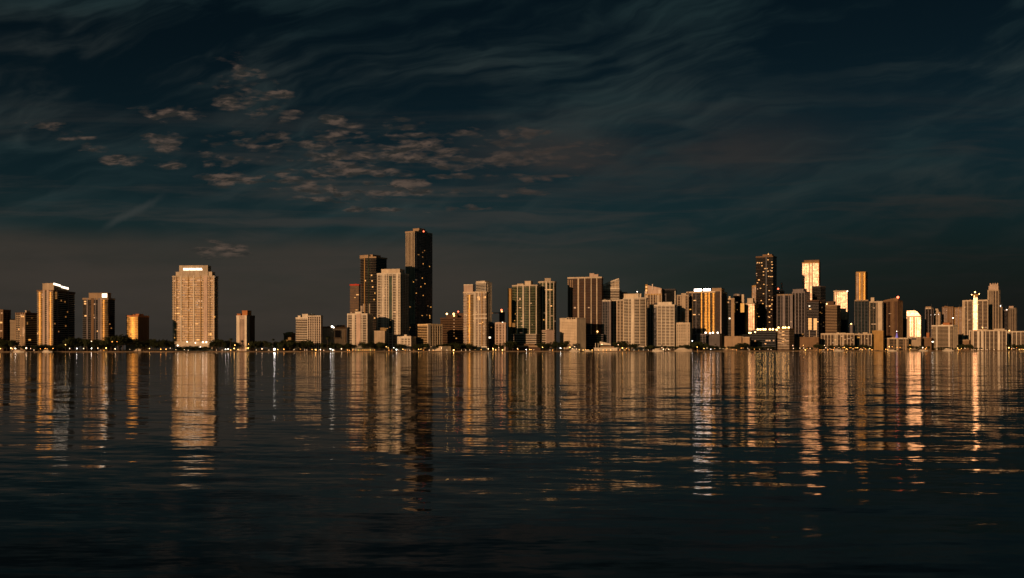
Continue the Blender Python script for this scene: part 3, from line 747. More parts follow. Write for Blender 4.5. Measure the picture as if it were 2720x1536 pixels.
t = T('apartment_tower', 'narrow brown-gold tower edge showing just left of the green-glass pair', 1349, 1358, 1362, 769, 420, 14, body='ochre', slab=('ochre', .2, .9, 3.2), parmat='ochre')
t = T('apartment_tower', 'slender rounded green-glass tower with a drum cap, right one of the green pair', 1430, 1477, 1477, 750, 120, 0, dp=32, body='g_green', infill=0, kind='round', slab=('olive', .8, .45, 3.2), parmat='cream')
for a_, b_ in ((1433, 1434.5), (1449, 1453), (1460, 1462), (1470, 1471.5), (1441, 1442.5)): t.pier(a_, b_, 'white')
t.roof(1447, 1463, 740, 'cream', back=.15, deep=.5).rlit(10, 'litdim', 765, 860).lit(1458, 770, 14, 1.4)
t = T('apartment_building', 'short blank-walled pink block with balconies at its left, in front of the slender green tower', 1441, 1451, 1472, 880, 50, 60, body='g_brown', slab=('white', .8, 1.2, 3.4), cat='building', parmat='pinkish')
t.pier(1451, 1472, 'pinkish', 879, e=1.3, nm='blank_wall').roof(1444, 1452, 877, 'cream')
t = T('waterfront_pavilion', 'long flat-roofed single-storey pavilion on the shore below the green-glass pair', 1374, 1436, 1438, 921, 18, 6, dp=16, body='dbrown', slab=None, cat='pavilion', parmat='tan')
t = T('office_tower', 'wide brown-glass tower with five tall pale piers and stepped white roof blocks', 1508, 1598, 1602, 738, 150, 10, body='g_brown', slab=('dbrown', .3, .8, 3.3), parmat='cream')
for a_, b_ in ((1534, 1538), (1552, 1554.5), (1569, 1571.5), (1584, 1586.5)): t.pier(a_, b_, 'cream')
for a_ in (1508, 1514, 1519): t.pier(a_, a_ + 2, 'tan', 742)
t.roof(1522, 1546, 735, 'cream', back=.02, deep=.7).roof(1566, 1578, 726.5, 'pinkish', back=.1, deep=.4).roof(1577, 1589, 729.5, 'pinkish', back=.1, deep=.4)
t.lit(1527, 817, 4, 3, 'litdim').lit(1564, 817, 3.4, 2, 'litdim')
t.podium(1556, 1602, 889, 'g_dark', 16, slab=('grey', .4, .9, 4.2)).glow(1587, 881, 1.6, 'roofwarm', -.4)
t.podium(1556, 1603, 888, 'g_dark', 16.3)
t = T('hotel', 'big blank beige block with fine horizontal lines, before the brown ribbed tower', 1487, 1532, 1556, 847, 40, 42, body='cream', slab=None, fins=None, cat='building', parmat='cream')
me_ = MB().box(-t.w + 5, -2, -.35, .2, 0, .6).mesh('ledge', M['tan'])
for i in range(18): link('ledge', me_, t.t, (0, 0, t.H - 7 - i * 3.0))
for a_ in (1506, 1512, 1519, 1524): t.pier(a_, a_ + 3.5, 'black', 844.5, 847.5, e=.9, nm='opening')
t = T('apartment_tower', 'sail-shaped tower with a curved rising lattice crown and banded balconies', 1600, 1644, 1646, 768, 180, 6, body='g_warm', slab=('white', .8, 1.0, 3.3), parmat='white')
# open lattice crown following a rising curve
w_, zt = t.w, t.H
def crown_z(q): return zt + (t.zz(741) - zt) * (0.30 + .70 * q ** .75)
o = MB()
for i in range(12):
    q0, q1 = i / 12., (i + 1) / 12.
    x0, x1 = -w_ + w_ * q0, -w_ + w_ * q1
    o.tube((x0, -.6, crown_z(q0)), (x1, -.6, crown_z(q1)), 1.3, 1.3, 6)
crown = o.obj('crown_rim', M['white'], t.t)
for i in range(1, 12):
    q = i / 11.; x = -w_ + w_ * q
    MB().tube((x, -.5, zt), (x, -.5, crown_z(q)), .6, .6, 5).obj('crown_post', M['white'], t.t)
for i in range(4):
    z = zt + 4 + i * 6.0
    q = 0
    while q < .98 and crown_z(q) < z: q += .04
    MB().box(-w_ + w_ * q, 0, -.9, -.3, z - .6, z + .6).obj('crown_rail', M['white'], t.t)
MB().prism([(-w_, 6), (0, 6), (0, 7), (-w_, 7)], zt, lambda p_: crown_z((p_[0] + w_) / w_) - 1).obj('crown_screen', M['tan'], t.t)
t = T('apartment_tower', 'grey-blue lower tower with thin pale ribs at the foot of the sail-shaped tower', 1600, 1622, 1625, 800, 120, 10, body='g_blue', slab=('grey', .4, .5, 3.2), fins=('grey', 5, .9), parmat='white')
t = T('office_tower', 'small tower with a black cap and orange roof glow beside the sail tower', 1622, 1640, 1665, 778, 190, 40, body='g_warm', slab=('tan', .4, 1.2, 3.3), parmat='black')
t.roof(1622, 1639, 772, 'black').glow(1650, 771, 2.0, 'roofwarm', .1).glow(1657, 773, 1.6, 'roofwarm', .1).mast(1649, 765)
t = T('apartment_tower', 'broad curved white tower with many balconies and a small beacon on its roof', 1655, 1714, 1717, 793, 60, 8, dp=30, body='g_brown', kind='bow', k=.16, slab=('white', .9, 1.05, 3.0), fins=('cream', 10, 1.5), parmat='white')
t.wing(1622, 1656, 797, 'g_brown', off=-12, deep=18, slab=('cream', .7, .8, 3.0), fins=('cream', 6.0, 1.6))
t.roof(1656, 1703, 781, 'cream', back=.25, deep=.5).roof(1690, 1696, 780, 'white', back=.1, deep=.2).glow(1692.5, 775, .9, 'roofwhite', .12).mast(1692, 770, .3, .2)
t.podium(1676, 1717, 919, 'white', 2.5)
t = T('office_tower', 'postmodern tower with a sloping gold-lit gable crown behind the two white bay-side towers', 1713, 1757, 1760, 783, 260, 8, body='g_warm', slab=('tan', .3, .9, 3.3), fins=('cream', 6, 1.6), parmat='ochre')
x0, x1, x2 = t.fx(1714), t.fx(1720), t.fx(1757)
MB().prism([(x0, .5), (x1, .5), (x1, 12), (x0, 12)], t.H, t.zz(755)).obj('roof_tower', M['ochre'], t.t)
za, zb = t.zz(757), t.zz(766)
MB().prism([(x1 + .01, 1.5), (x2, 1.5), (x2, 14), (x1 + .01, 14)], t.H, lambda p_: za + (zb - za) * (p_[0] - x1) / (x2 - x1)).obj('gable_crown', M['pinkish'], t.t)
t.mast(1719, 747, .2).lit(1717, 762, 4, 3, 'lit').lit(1717, 771, 4, 4, 'lit').lit(1733, 762, 2, 12, 'litdim').lit(1752, 775, 5, 8, 'litdim').lit(1716, 777, 5, 5, 'litdim')
t = T('office_tower', 'black glass box tower with a grey panel, behind the smaller white balcony tower', 1757, 1794, 1797, 770, 260, 2, body='g_dark', slab=None, parmat='black')
t.pier(1757, 1770, 'dgrey', 780, e=.4, nm='panel').pier(1794, 1797, 'white', 774)
t = T('apartment_tower', 'smaller white balcony tower, right neighbour of the broad curved white tower', 1735, 1791, 1797, 812, 60, 12, dp=22, body='g_brown', slab=('white', .8, 1.25, 3.0), fins=('white', 9, 1.2), parmat='white')
t.roof(1746, 1784, 803, 'white', back=.1, deep=.6).roof(1738, 1745, 804, 'black', back=.1).pier(1735, 1744, 'g_blue', 816, e=1.3, nm='window_strip')
t = T('apartment_building', 'short plain cream block with a fine window grid behind the gold-lit yacht', 1797, 1832, 1836, 860, 25, 10, body='g_warm', slab=('cream', .25, 1.6, 3.0), fins=('cream', 3.6, 1.7), cat='building', parmat='cream')
t = T('apartment_tower', 'plain pale tower with an orange reflection painted as a stripe, left of the wide gold-glass tower', 1799, 1828, 1831, 786, 120, 10, body='g_warm', slab=('beige', .4, .8, 3.2), fins=('beige', 7, 2.0), parmat='beige')
t.roof(1810, 1822, 780, 'cream', back=.05).pier(1811, 1821, 'beige').pier(1811.5, 1816, 'terracotta', 828, 852)  # orange strip is a reflection painted onto the pale wall
t = T('apartment_tower', 'wide gold-glass tower with two bright white signs on the roof', 1824, 1915, 1931, 776, 60, 12, body='g_dark', slab=('dgrey', .3, .5, 3.2), parmat='cream', fins=('grey', 7, .8, 's'))
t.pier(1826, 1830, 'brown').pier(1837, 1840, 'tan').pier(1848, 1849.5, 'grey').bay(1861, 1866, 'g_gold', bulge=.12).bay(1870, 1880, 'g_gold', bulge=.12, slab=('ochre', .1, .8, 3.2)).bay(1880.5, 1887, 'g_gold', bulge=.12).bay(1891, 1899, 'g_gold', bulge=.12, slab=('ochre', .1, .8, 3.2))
t.pier(1900, 1913, 'g_warm', e=.6, nm='window_strip').pier(1913, 1916, 'pinkish').roof(1891, 1920, 766, 'tan', back=.1)
t.roof(1843.5, 1864.5, 766.5, 'tan', back=0, deep=.1, lip=False).roof(1867.5, 1887.5, 766.5, 'tan', back=0, deep=.1, lip=False)
t.sign(1844, 1864, 766.5, 772, off=.4, blocks=True, mat='signbright').sign(1868, 1887, 766.5, 772, off=.4, blocks=True, mat='signbright')
t.lit(1833, 821, 5, 2).lit(1846, 797, 6, 1.6).lit(1845, 835, 7, 2).lit(1857, 835, 2, 2, 'litdim').lit(1827, 791, 5, 2, 'litdim').podium(1846, 1912, 886, 'dgrey', 14)
for X, Y in ((1874, 884), (1886, 885.5), (1893, 884), (1906, 884)):
    x = t.fx(X, 14); MB().ball((x, -13, t.zz(Y, t.Y - 13)), 1.7).obj('terrace_light', M['roofwhite'], t.t)
t = T('apartment_tower', 'slim tower with two pale ribs and one tiny bluish window, right of the gold-glass tower', 1931, 1950, 1952, 795, 90, 8, body='g_dark', slab=('grey', .3, .5, 3.2), parmat='cream')
t.pier(1942, 1950, 'tan').lit(1938, 846, 3, 3, 'litw').lit(1934, 803, 4, 3, 'litdim').roof(1936, 1940, 788, 'cream', deep=.2)
t = T('office_tower', 'near-black plain tower with a notched pale-edged roof beside the slim ribbed tower', 1948, 1966, 1972, 785, 210, 20, body='g_dark', slab=None, parmat='dgrey')
t.roof(1950, 1964, 782, 'tan', back=.02).lit(1960, 784, 4, 1.5, 'litdim').rlit(3)
t = T('apartment_tower', 'thin dark tower with a gold square of windows high on its body', 1967, 1977, 1981, 808, 200, 20, body='g_dark', parmat='grey')
t.roof(1970, 1976, 782, 'cream', back=.02, deep=.5, lip=False)
for i in range(6): t.lit(1971.5, 808 + i * 4, 9, 3, 'lit')
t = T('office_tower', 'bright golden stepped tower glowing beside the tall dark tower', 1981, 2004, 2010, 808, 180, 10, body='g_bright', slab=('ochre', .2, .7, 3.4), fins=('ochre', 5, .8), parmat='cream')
t.roof(1985, 2000, 793, 'cream', nm='upper_storeys', back=.08, deep=.6)
t = T('apartment_tower', 'narrow brown-gold tower partly hidden at the left side of the tall dark tower', 1998, 2009, 2011, 761, 330, 6, body='g_bronze', slab=('ochre', .2, .6, 3.3), fins=('ochre', 7, 1), parmat='ochre')
t = T('skyscraper', 'tall near-black skyscraper scattered with orange windows, highest tower in the right half', 2008, 2053, 2063, 682, 260, 16, body='g_dark', slab=('dbrown', .15, .4, 3.4), parmat='brown')
t.pier(2034, 2036.5, 'steel', e=.5).roof(2026, 2050, 676, 'brown', back=.05).glow(2041, 676, 1.6, 'roofwarm', .1).glow(2027, 679, 1.0, 'roofwarm', .1)
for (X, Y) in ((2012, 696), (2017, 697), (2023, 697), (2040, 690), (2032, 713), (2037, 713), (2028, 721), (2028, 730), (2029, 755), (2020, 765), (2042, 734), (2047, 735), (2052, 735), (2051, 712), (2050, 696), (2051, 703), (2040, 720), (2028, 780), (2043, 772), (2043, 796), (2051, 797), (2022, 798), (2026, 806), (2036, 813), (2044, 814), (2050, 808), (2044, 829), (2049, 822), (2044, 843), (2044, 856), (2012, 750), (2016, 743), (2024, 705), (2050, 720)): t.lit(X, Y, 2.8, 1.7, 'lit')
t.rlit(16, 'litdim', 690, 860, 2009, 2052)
t = T('apartment_tower', 'small tower with a white roof box and pink beacon beside the dark skyscraper', 2063, 2076, 2083, 776, 380, 30, body='g_brown', slab=('tan', .5, .9, 3.2), parmat='tan')
t.roof(2074, 2082, 752, 'cream', back=.1, deep=.4).glow(2067, 767, 1.8, 'roofred', .1).glow(2071, 776, 1.4, 'roofwhite', .05)
t = T('apartment_tower', 'large grey tower with many thin vertical ribs, stepped up at its right half', 2064, 2105, 2108, 784, 190, 2, body='g_dark', slab=('dgrey', .3, .6, 3.1), fins=('grey', 8, 1.6), parmat='tan')  # shaded look put into the grey wall colours
t.lit(2101, 855, 3, 2, 'litdim').lit(2107, 794, 3, 2, 'litdim')
t = T('apartment_tower', 'taller grey ribbed tower with a flat roof box, joined to the large grey tower', 2105, 2138, 2151, 777, 160, 24, body='g_dark', slab=('dgrey', .4, .7, 3.1), fins=('grey', 7, 1.8), parmat='grey')  # its shade too is painted in with grey walls
t.roof(2105, 2134, 768, 'grey', back=.05, deep=.7).lit(2132, 888, 4, 3, 'litdim')
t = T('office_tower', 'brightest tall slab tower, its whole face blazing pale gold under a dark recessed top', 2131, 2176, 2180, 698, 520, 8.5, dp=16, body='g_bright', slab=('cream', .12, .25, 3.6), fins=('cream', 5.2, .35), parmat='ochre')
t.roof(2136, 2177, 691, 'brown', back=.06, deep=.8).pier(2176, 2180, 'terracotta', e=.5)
t = T('office_tower', 'dark glass tower with a rounded right side standing in front of the brightest slab tower', 2156, 2178, 2193, 762, 240, 32, body='g_dark', kind='bow', k=.1, slab=('dgrey', .1, .5, 3.4), parmat='dgrey')
t.lit(2179, 830, 4, 2, 'litdim').lit(2180, 804, 4, 1.6, 'litdim').mast(2168, 753).rlit(6)
t = T('apartment_building', 'dark balcony block with two columns of gold balconies with glowing painted reflections above the brown shed', 2144, 2174, 2178, 800, 130, 1, body='g_dark', slab=('grey', .6, .8, 3.4), parmat='dbrown')
t.t['category'] = 'tower'
for i in range(8):
    t.lit(2151.5, 847 + i * 3.9, 7, 2.6, 'lit'); t.lit(2165.5, 848 + i * 3.9, 7, 2.6, 'lit')  # reflections on the gold balconies drawn as glowing panes
t.lit(2150, 813, 3, 2, 'litw').lit(2152, 821, 4, 2).lit(2174, 855, 6, 2).pier(2149, 2151, 'cream', 878).pier(2168, 2170, 'cream', 878)
t = T('office_tower', 'brown banded office block with a dark penthouse, left of the bright mid-height gold slab', 2193, 2223, 2232, 813, 150, 16, body='g_brown', slab=('tan', .3, 1.3, 3.4), parmat='tan')
t.roof(2196, 2215, 801, 'dbrown', back=.2, deep=.5).glow(2196, 807, 1.2, 'lampwarm')
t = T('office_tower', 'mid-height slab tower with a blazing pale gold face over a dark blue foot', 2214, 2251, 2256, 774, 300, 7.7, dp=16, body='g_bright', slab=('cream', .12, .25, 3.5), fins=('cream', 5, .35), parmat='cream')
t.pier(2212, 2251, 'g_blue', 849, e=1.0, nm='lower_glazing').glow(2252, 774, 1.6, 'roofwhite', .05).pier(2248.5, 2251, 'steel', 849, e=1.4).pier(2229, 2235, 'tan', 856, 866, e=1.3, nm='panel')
t = T('office_building', 'thin low grey rounded tower with one orange roof light', 2257, 2266, 2266, 864, 200, 0, dp=12, body='grey', kind='round')
t.glow(2261, 861, 1.5, 'lampwarm')
t = T('apartment_tower', 'tall bronze ribbed tower rising alone behind the teal-glass waterfront towers', 2274, 2299, 2304, 724, 480, 10, body='g_bronze', slab=('ochre', .2, .5, 3.3), fins=('ochre', 6.5, 1.6), parmat='ochre')
t.bay(2281, 2286, 'g_gold').bay(2292, 2299, 'g_gold').rlit(8)
t = T('apartment_tower', 'dark teal-glass tower at the foot of the tall bronze ribbed tower', 2270, 2306, 2308, 799, 190, 1, body='g_teal', slab=('steel', .3, .4, 3.2), fins=('dgrey', 8, 1.2), parmat='tan')
t = T('apartment_tower', 'pale-framed teal-glass tower with one wide sunlit pier down its right side', 2307, 2345, 2347, 803, 160, 1, body='g_teal', slab=('taupe', .4, .4, 3.2), fins=('taupe', 10, 1), parmat='cream')
t.pier(2332, 2343, 'cream').pier(2309, 2311, 'cream').roof(2313, 2322, 791, 'cream', back=.1, deep=.3).lit(2321, 818, 4, 2, 'litdim').lit(2321, 861, 10, 1.6, 'litdim').roof(2328, 2344, 800, 'cream')
t = T('apartment_tower', 'brown ribbed tower with a slanting roof and a glowing red beacon at its right end', 2347, 2385, 2397, 800, 150, 18, body='g_brown', slab=('dbrown', .4, .6, 3.2), fins=('brown', 8, 1.2), parmat='brown')
za, zb = t.zz(798), t.zz(791)
MB().prism([(-t.w, .5), (0, .5), (0, 14), (-t.w, 14)], t.H + 1, lambda p_: za + (zb - za) * (p_[0] + t.w) / t.w + 1).obj('roof', M['brown'], t.t)
t.glow(2389, 790, 2.8, 'roofred', .05).mast(2366, 789).rlit(5)
t = T('hotel', 'blazing pale gold hotel with a rounded stepped crown, brightest low tower at the right', 2398, 2446, 2456, 842, 190, 6, dp=24, body='g_glare', slab=('cream', .2, .25, 3.3), fins=('cream', 9, 1.2), parmat='white')
xs = [t.fx(X) for X in (2399, 2404, 2430, 2436, 2441, 2446)]; zs = [t.zz(y) for y in (827, 825, 825, 828, 834, 841)]
b = MB(); n = 6
b.v = [(x, .6, t.H) for x in xs] + [(x, .6, z) for x, z in zip(xs, zs)] + [(x, 14, t.H) for x in xs] + [(x, 14, z) for x, z in zip(xs, zs)]
for i in range(5):
    b.f += [(i, i + 1, n + i + 1, n + i), (n + i, n + i + 1, 3 * n + i + 1, 3 * n + i), (2 * n + i + 1, 2 * n + i, 3 * n + i, 3 * n + i + 1)]
b.f += [(0, n, 3 * n, 2 * n), (n - 1, 3 * n - 1, 4 * n - 1, 2 * n - 1)]
b.obj('crown', M['g_glare'], t.t); t.mast(2415, 822).pier(2399, 2409, 'g_warm', 846, e=.6, nm='window_strip')
t = T('office_tower', 'dark glass tower with a thin antenna, right of the blazing gold hotel', 2458, 2474, 2479, 820, 260, 18, body='g_dark', slab=('dgrey', .2, .4, 3.3), fins=('grey', 9, 1.4), parmat='cream')
t.roof(2459, 2473, 815, 'tan', back=.05).mast(2474, 808).glow(2474, 837, 1.0, 'roofwhite', .05)
t = T('office_tower', 'stone-coloured tower with a domed classical cap, in front of the notched dark glass tower', 2477, 2497, 2497, 832, 300, 8, dp=20, body='g_warm', slab=('beige', .2, .8, 3.3), fins=('beige', 4.5, 1.6), parmat='beige')
t.roof(2482, 2493, 824, 'beige', back=.1, deep=.6).roof(2485, 2491, 821, 'cream', back=.2, deep=.4).glow(2483, 836, 1.0, 'roofwhite', .02).glow(2493, 835, 1.0, 'roofwhite', .02)
t = T('office_tower', 'plain flat-topped brown tower, left one of the brown pair', 2503, 2532, 2535, 817, 330, 8, body='g_bronze', slab=('dbrown', .25, 1.0, 3.3), fins=('brown', 8, 1.2), parmat='brown')
t.glow(2533, 845, 1.4, 'roofwhite', .0).roof(2504, 2533, 815, 'ochre', back=.02)
t = T('office_tower', 'slightly lower plain brown block tower, right one of the brown pair', 2536, 2556, 2559, 819, 310, 8, body='g_bronze', slab=('brown', .25, 1.0, 3.3), fins=('ochre', 7, 1.2), parmat='brown')
t = T('apartment_building', 'white banded waterfront block with two wide piers and an orange roof box', 2476, 2530, 2543, 866, 40, 20, body='g_brown', slab=('cream', .8, .9, 2.9), fins=('cream', 4, .7, 's'), cat='building', parmat='white')
t.pier(2486, 2490, 'white').pier(2519, 2523, 'white').roof(2505, 2522, 858, 'terracotta', back=.15, deep=.5).glow(2476, 872, 1.6, 'roofwarm', .05).lit(2477, 908, 4, 3, 'litw')
t = T('apartment_tower', 'cream tower split by a bright central column that carries a gold crown of lit globes', 2557, 2624, 2626, 799, 190, 5, body='g_brown', slab=('beige', .35, .7, 3.2), fins=('cream', 10, 2.2), parmat='cream')
t.pier(2586, 2596, 'cream', 786, e=5, nm='central_column').roof(2557, 2582, 797, 'cream').roof(2600, 2623, 796, 'cream')
xa, xb = t.fx(2583, 5), t.fx(2601, 5)
MB().prism([(xa + 3, -6), (xb - 3, -6), (xb - 3, 4), (xa + 3, 4)], t.zz(788), t.zz(784)).obj('crown', M['ochre'], t.t)
MB().prism([(xa, -8), (xb, -8), (xb, 6), (xa, 6)], t.zz(784) + .01, t.zz(781.5)).obj('crown_rim', M['ochre'], t.t)
for X, Y, r in ((2590, 775.5, 1.5), (2581, 782, 1.0), (2601, 780.5, 1.0), (2588, 786, .9)):
    MB().ball((t.fx(X, 8), -8, t.zz(Y, t.Y - 8)), r).obj('crown_globe', M['lampwarm'], t.t)
t.mast(2590, 777, 0)
b_ = M['sign']; t.pier(2585.5, 2596.5, 'g_glare', 790, 880, e=5.3, nm='column_glazing').lit(2609, 868, 2.5, 4, 'litdim')
t.rlit(12, 'litdim')
t = T('apartment_tower', 'tallest cream tower at the far right with a blocky crenellated crown', 2624, 2652, 2656, 772, 270, 9, body='g_warm', slab=('taupe', .3, .7, 3.2), fins=('beige', 6, 1.5), parmat='beige')
t.roof(2626, 2652, 760, 'pinkish', back=.03, deep=.9, nm='upper_storeys')
for a_ in (2629, 2636, 2642, 2648): t.roof(a_, a_ + 3.2, 752, 'pinkish', back=.05, deep=.5, nm='crown_block', lip=False)
t.roof(2629, 2651, 756, 'pinkish', back=.1, deep=.7, nm='crown')
t = T('apartment_tower', 'beige tower with a peaked reddish roof and a white light, right of the crenellated tower', 2640, 2662, 2665, 818, 300, 8, body='g_warm', slab=('beige', .3, .8, 3.2), fins=('taupe', 5, 1.6), parmat='tan')
t.roof(2646, 2658, 812, 'pinkish').roof(2650, 2656, 806, 'pinkish').glow(2657, 813, 1.6, 'roofwhite', .02).mast(2661, 804)
t = T('apartment_tower', 'thin dark tower with two small white roof lights between the last two beige towers', 2663, 2676, 2678, 826, 340, 8, body='g_dark', slab=('grey', .3, .5, 3.2), parmat='grey')
t.glow(2666, 825, 1.2, 'roofwhite').glow(2674, 824, 1.6, 'roofwhite').mast(2672, 812)
t = T('apartment_tower', 'rounded beige tower with pinnacles on its stepped roof, last tall tower before the right edge', 2678, 2700, 2701, 820, 300, 0, dp=26, body='g_warm', kind='round', slab=('taupe', .3, .7, 3.2), fins=('taupe', 4.5, 1.3), parmat='taupe')
t.roof(2680, 2692, 814, 'pinkish', back=.2, deep=.5).mast(2684, 811).mast(2691, 811)
# ---- lower row, nearer the water
t = T('hotel', 'dark banded low block with orange roof globes, below the tall dark skyscraper', 1988, 2060, 2062, 880, 60, 5, body='g_dark', slab=('steel', .4, .7, 3.6), parmat='black', cat='building')
for X in (2013, 2020, 2028, 2033, 2045, 2053): t.glow(X, 875, 2.0, 'lampwarm', .02)
for X, Y in ((1967, 884), (1983, 884), (1994, 884), (2006, 882)): t.glow(max(X, 1990), Y, 1.6, 'lampwarm', .02)
t.lit(2037, 905, 5, 3, 'litdim').lit(2044, 905, 4, 3, 'litdim').lit(2033, 913, 4, 2, 'litdim').lit(2055, 905, 3, 3, 'litdim').lit(2006, 906, 3, 3, 'litdim').podium(1960, 1990, 888, 'g_dark', 1)
t = T('hotel', 'low block with gold-lit horizontal balconies and a row of orange lights on its roof edge', 2062, 2096, 2109, 875, 45, 20, body='g_bronze', slab=('cream', .8, .9, 3.4), parmat='ochre', cat='building')
for X in (2068, 2080, 2086, 2095): t.glow(X, 870.5, 2.0, 'lampwarm', .02)
t.glow(2063, 876, 2.0, 'lampwarm', 0)
for i in range(11): t.lit(2067 + (i * 7) % 26, 881 + i * 3.6, 8, 1.5, 'litdim')
for i in range(4): t.lit(2080, 881 + i * 9, 5, 1.6, 'lit')
t = T('shopping_mall', 'long plain tan windowless wall block low on the shore below the gold-glass tower', 1876, 1970, 1976, 896, 40, 6, dp=40, body='tan', cat='building', parmat='tan')
t.pier(1970, 1991, 'tan', 896, e=.5).wing(1972, 1991, 897, 'tan', off=.6, deep=20, lip='beige')
t.pier(1968, 1972, 'beige', 897)
t = T('market_building', 'dark low slatted block at the left end of the long plain tan wall', 1843, 1874, 1877, 890, 55, 8, body='g_dark', slab=('grey', .8, .8, 4.2), fins=('grey', 6, .7), cat='building', parmat='grey')
t = T('warehouse', 'plain dark brown shed-like block between the gold-lit hotel and the low white row', 2112, 2174, 2177, 898, 60, 6, body='brown', cat='building', parmat='brown')
t = T('apartment_building', 'long low white gridded row along the water below the brown office block', 2181, 2268, 2270, 888, 45, 4, dp=18, body='g_brown', slab=('beige', .6, .5, 3.0), fins=('cream', 7, 1.3), cat='building', parmat='cream', kind='bow', k=.05)
t.roof(2232, 2246, 884, 'cream').rlit(10, 'litdim', 892, 918)
t = T('apartment_building', 'shorter low pale gridded row just left of the plain ochre block', 2270, 2315, 2317, 889, 60, 4, dp=18, body='g_brown', slab=('taupe', .6, .5, 3.0), fins=('cream', 7, 1.3), cat='building', parmat='beige')
t.roof(2292, 2304, 884, 'cream').rlit(5, 'litdim', 892, 918)
t = T('office_building', 'plain ochre box building with no windows between two low balcony rows', 2317, 2346, 2347, 881, 55, 6, dp=20, body='ochre', cat='building', parmat='ochre')
t.roof(2330, 2337, 877, 'cream')
t = T('apartment_building', 'low dark balcony building with one pale pier and a blue-lit roof tree', 2350, 2412, 2414, 900, 45, 4, dp=18, body='g_dark', slab=('tan', .7, .7, 3.2), fins=('tan', 9, 1), cat='building', parmat='cream')
t.pier(2381, 2385, 'cream')
x = t.fx(2382, -2); b = MB(); b.tube((x, 2, t.H), (x, 2, t.zz(883)), 3.4, .3, 8); b.obj('blue_lit_tree', M['blue'], t.t); t.glow(2382, 880, .8, 'roofwhite', .1)
t = T('office_building', 'low plain beige block with a dark roof slot below the blazing gold hotel', 2413, 2446, 2449, 898, 50, 6, dp=20, body='beige', cat='building', parmat='beige')
t.roof(2413, 2424, 894, 'beige').pier(2421, 2434, 'black', 898, 903, e=.3, nm='opening')
t = T('apartment_building', 'low brown block between the plain beige block and the white banded waterfront block', 2449, 2474, 2476, 900, 70, 4, dp=20, body='brown', slab=('brown', .4, .8, 3.0), cat='building')
t.roof(2461, 2468, 885, 'terracotta', deep=.3)
t = T('apartment_building', 'low dim green-grey block in the gap left of the long white ribbed waterfront row', 2546, 2574, 2576, 905, 120, 4, dp=20, body='brown', slab=('tan', .4, .8, 3.0), cat='building')
t = T('apartment_building', 'long white waterfront row with tall ribs, below the tower with the gold crown of globes', 2575, 2673, 2676, 879, 35, 5, dp=20, body='g_brown', slab=('beige', .5, .6, 3.0), fins=('white', 8.4, 1.5), cat='building', parmat='cream')
t.roof(2597, 2622, 875, 'cream').roof(2640, 2668, 874, 'cream').glow(2610, 870, 1.0, 'roofwarm')
t = T('apartment_building', 'white ribbed row cut off by the right edge, with a tall white end pier', 2677, 2735, 2737, 882, 60, 5, dp=20, body='g_brown', slab=('beige', .5, .6, 3.0), fins=('white', 9, 1.5), cat='building', parmat='cream')
t.pier(2677, 2680, 'white', 880, e=2).glow(2681, 878, 1.4, 'roofwarm', .05)

# ================================================================== trees
leafm, nb, p = new_mat('foliage')
oi = nb.n('ShaderNodeObjectInfo')
g = nb.noise(nb.n('ShaderNodeTexCoord').outputs['Object'], .6, 3)
c = nb.mix(nb.mr(g, .3, .7), (0.018, 0.028, 0.010, 1), (0.045, 0.055, 0.020, 1))
nb.L.new(c, p.inputs['Base Color']); p.inputs['Roughness'].default_value = .8; p.inputs['Specular IOR Level'].default_value = .15
barkm = wall_mat('bark', (0.07, 0.05, 0.035), .95)

def crown_mesh(seed, rad, h, n, lobes):
    rnd = random.Random(seed); b = MB()
    cs = []
    for i in range(lobes):
        a = rnd.uniform(0, 6.28); r = rad * rnd.uniform(.15, .75)
        cs.append((r * math.cos(a), r * math.sin(a), h * rnd.uniform(.42, .86), rad * rnd.uniform(.30, .52)))
    for i in range(n):
        cx_, cy_, cz_, r = cs[i % lobes]
        d = Vector((rnd.gauss(0, 1), rnd.gauss(0, 1), rnd.gauss(0, .8))).normalized() * r * rnd.uniform(.55, 1.08)
        c0 = Vector((cx_, cy_, cz_)) + d
        s_ = rnd.uniform(.35, .8)
        u_ = Vector((rnd.gauss(0, 1), rnd.gauss(0, 1), rnd.gauss(0, 1))).normalized(); v_ = u_.orthogonal().normalized()
        k = len(b.v)
        b.v += [tuple(c0 + u_ * s_), tuple(c0 + v_ * s_ * .6), tuple(c0 - u_ * s_), tuple(c0 - v_ * s_ * .6)]
        b.f.append((k, k + 1, k + 2, k + 3))
    return b, cs
TREES = []
for k in range(5):
    rnd = random.Random(k + 40)
    h = (11, 14, 9, 16, 12)[k]; rad = (6.0, 6.5, 5.5, 7.5, 4.6)[k]
    b, cs = crown_mesh(k, rad, h, 900, 11)
    tk = MB().tube((0, 0, -.3), (.2, .1, h * .42), .42, .26, 7)
    for c_ in cs[:6]: tk.tube((.2, .1, h * .38), (c_[0], c_[1], c_[2]), .2, .06, 5)
    TREES.append((b.mesh('crown', leafm), tk.mesh('trunk', barkm), h))
PALMS = []
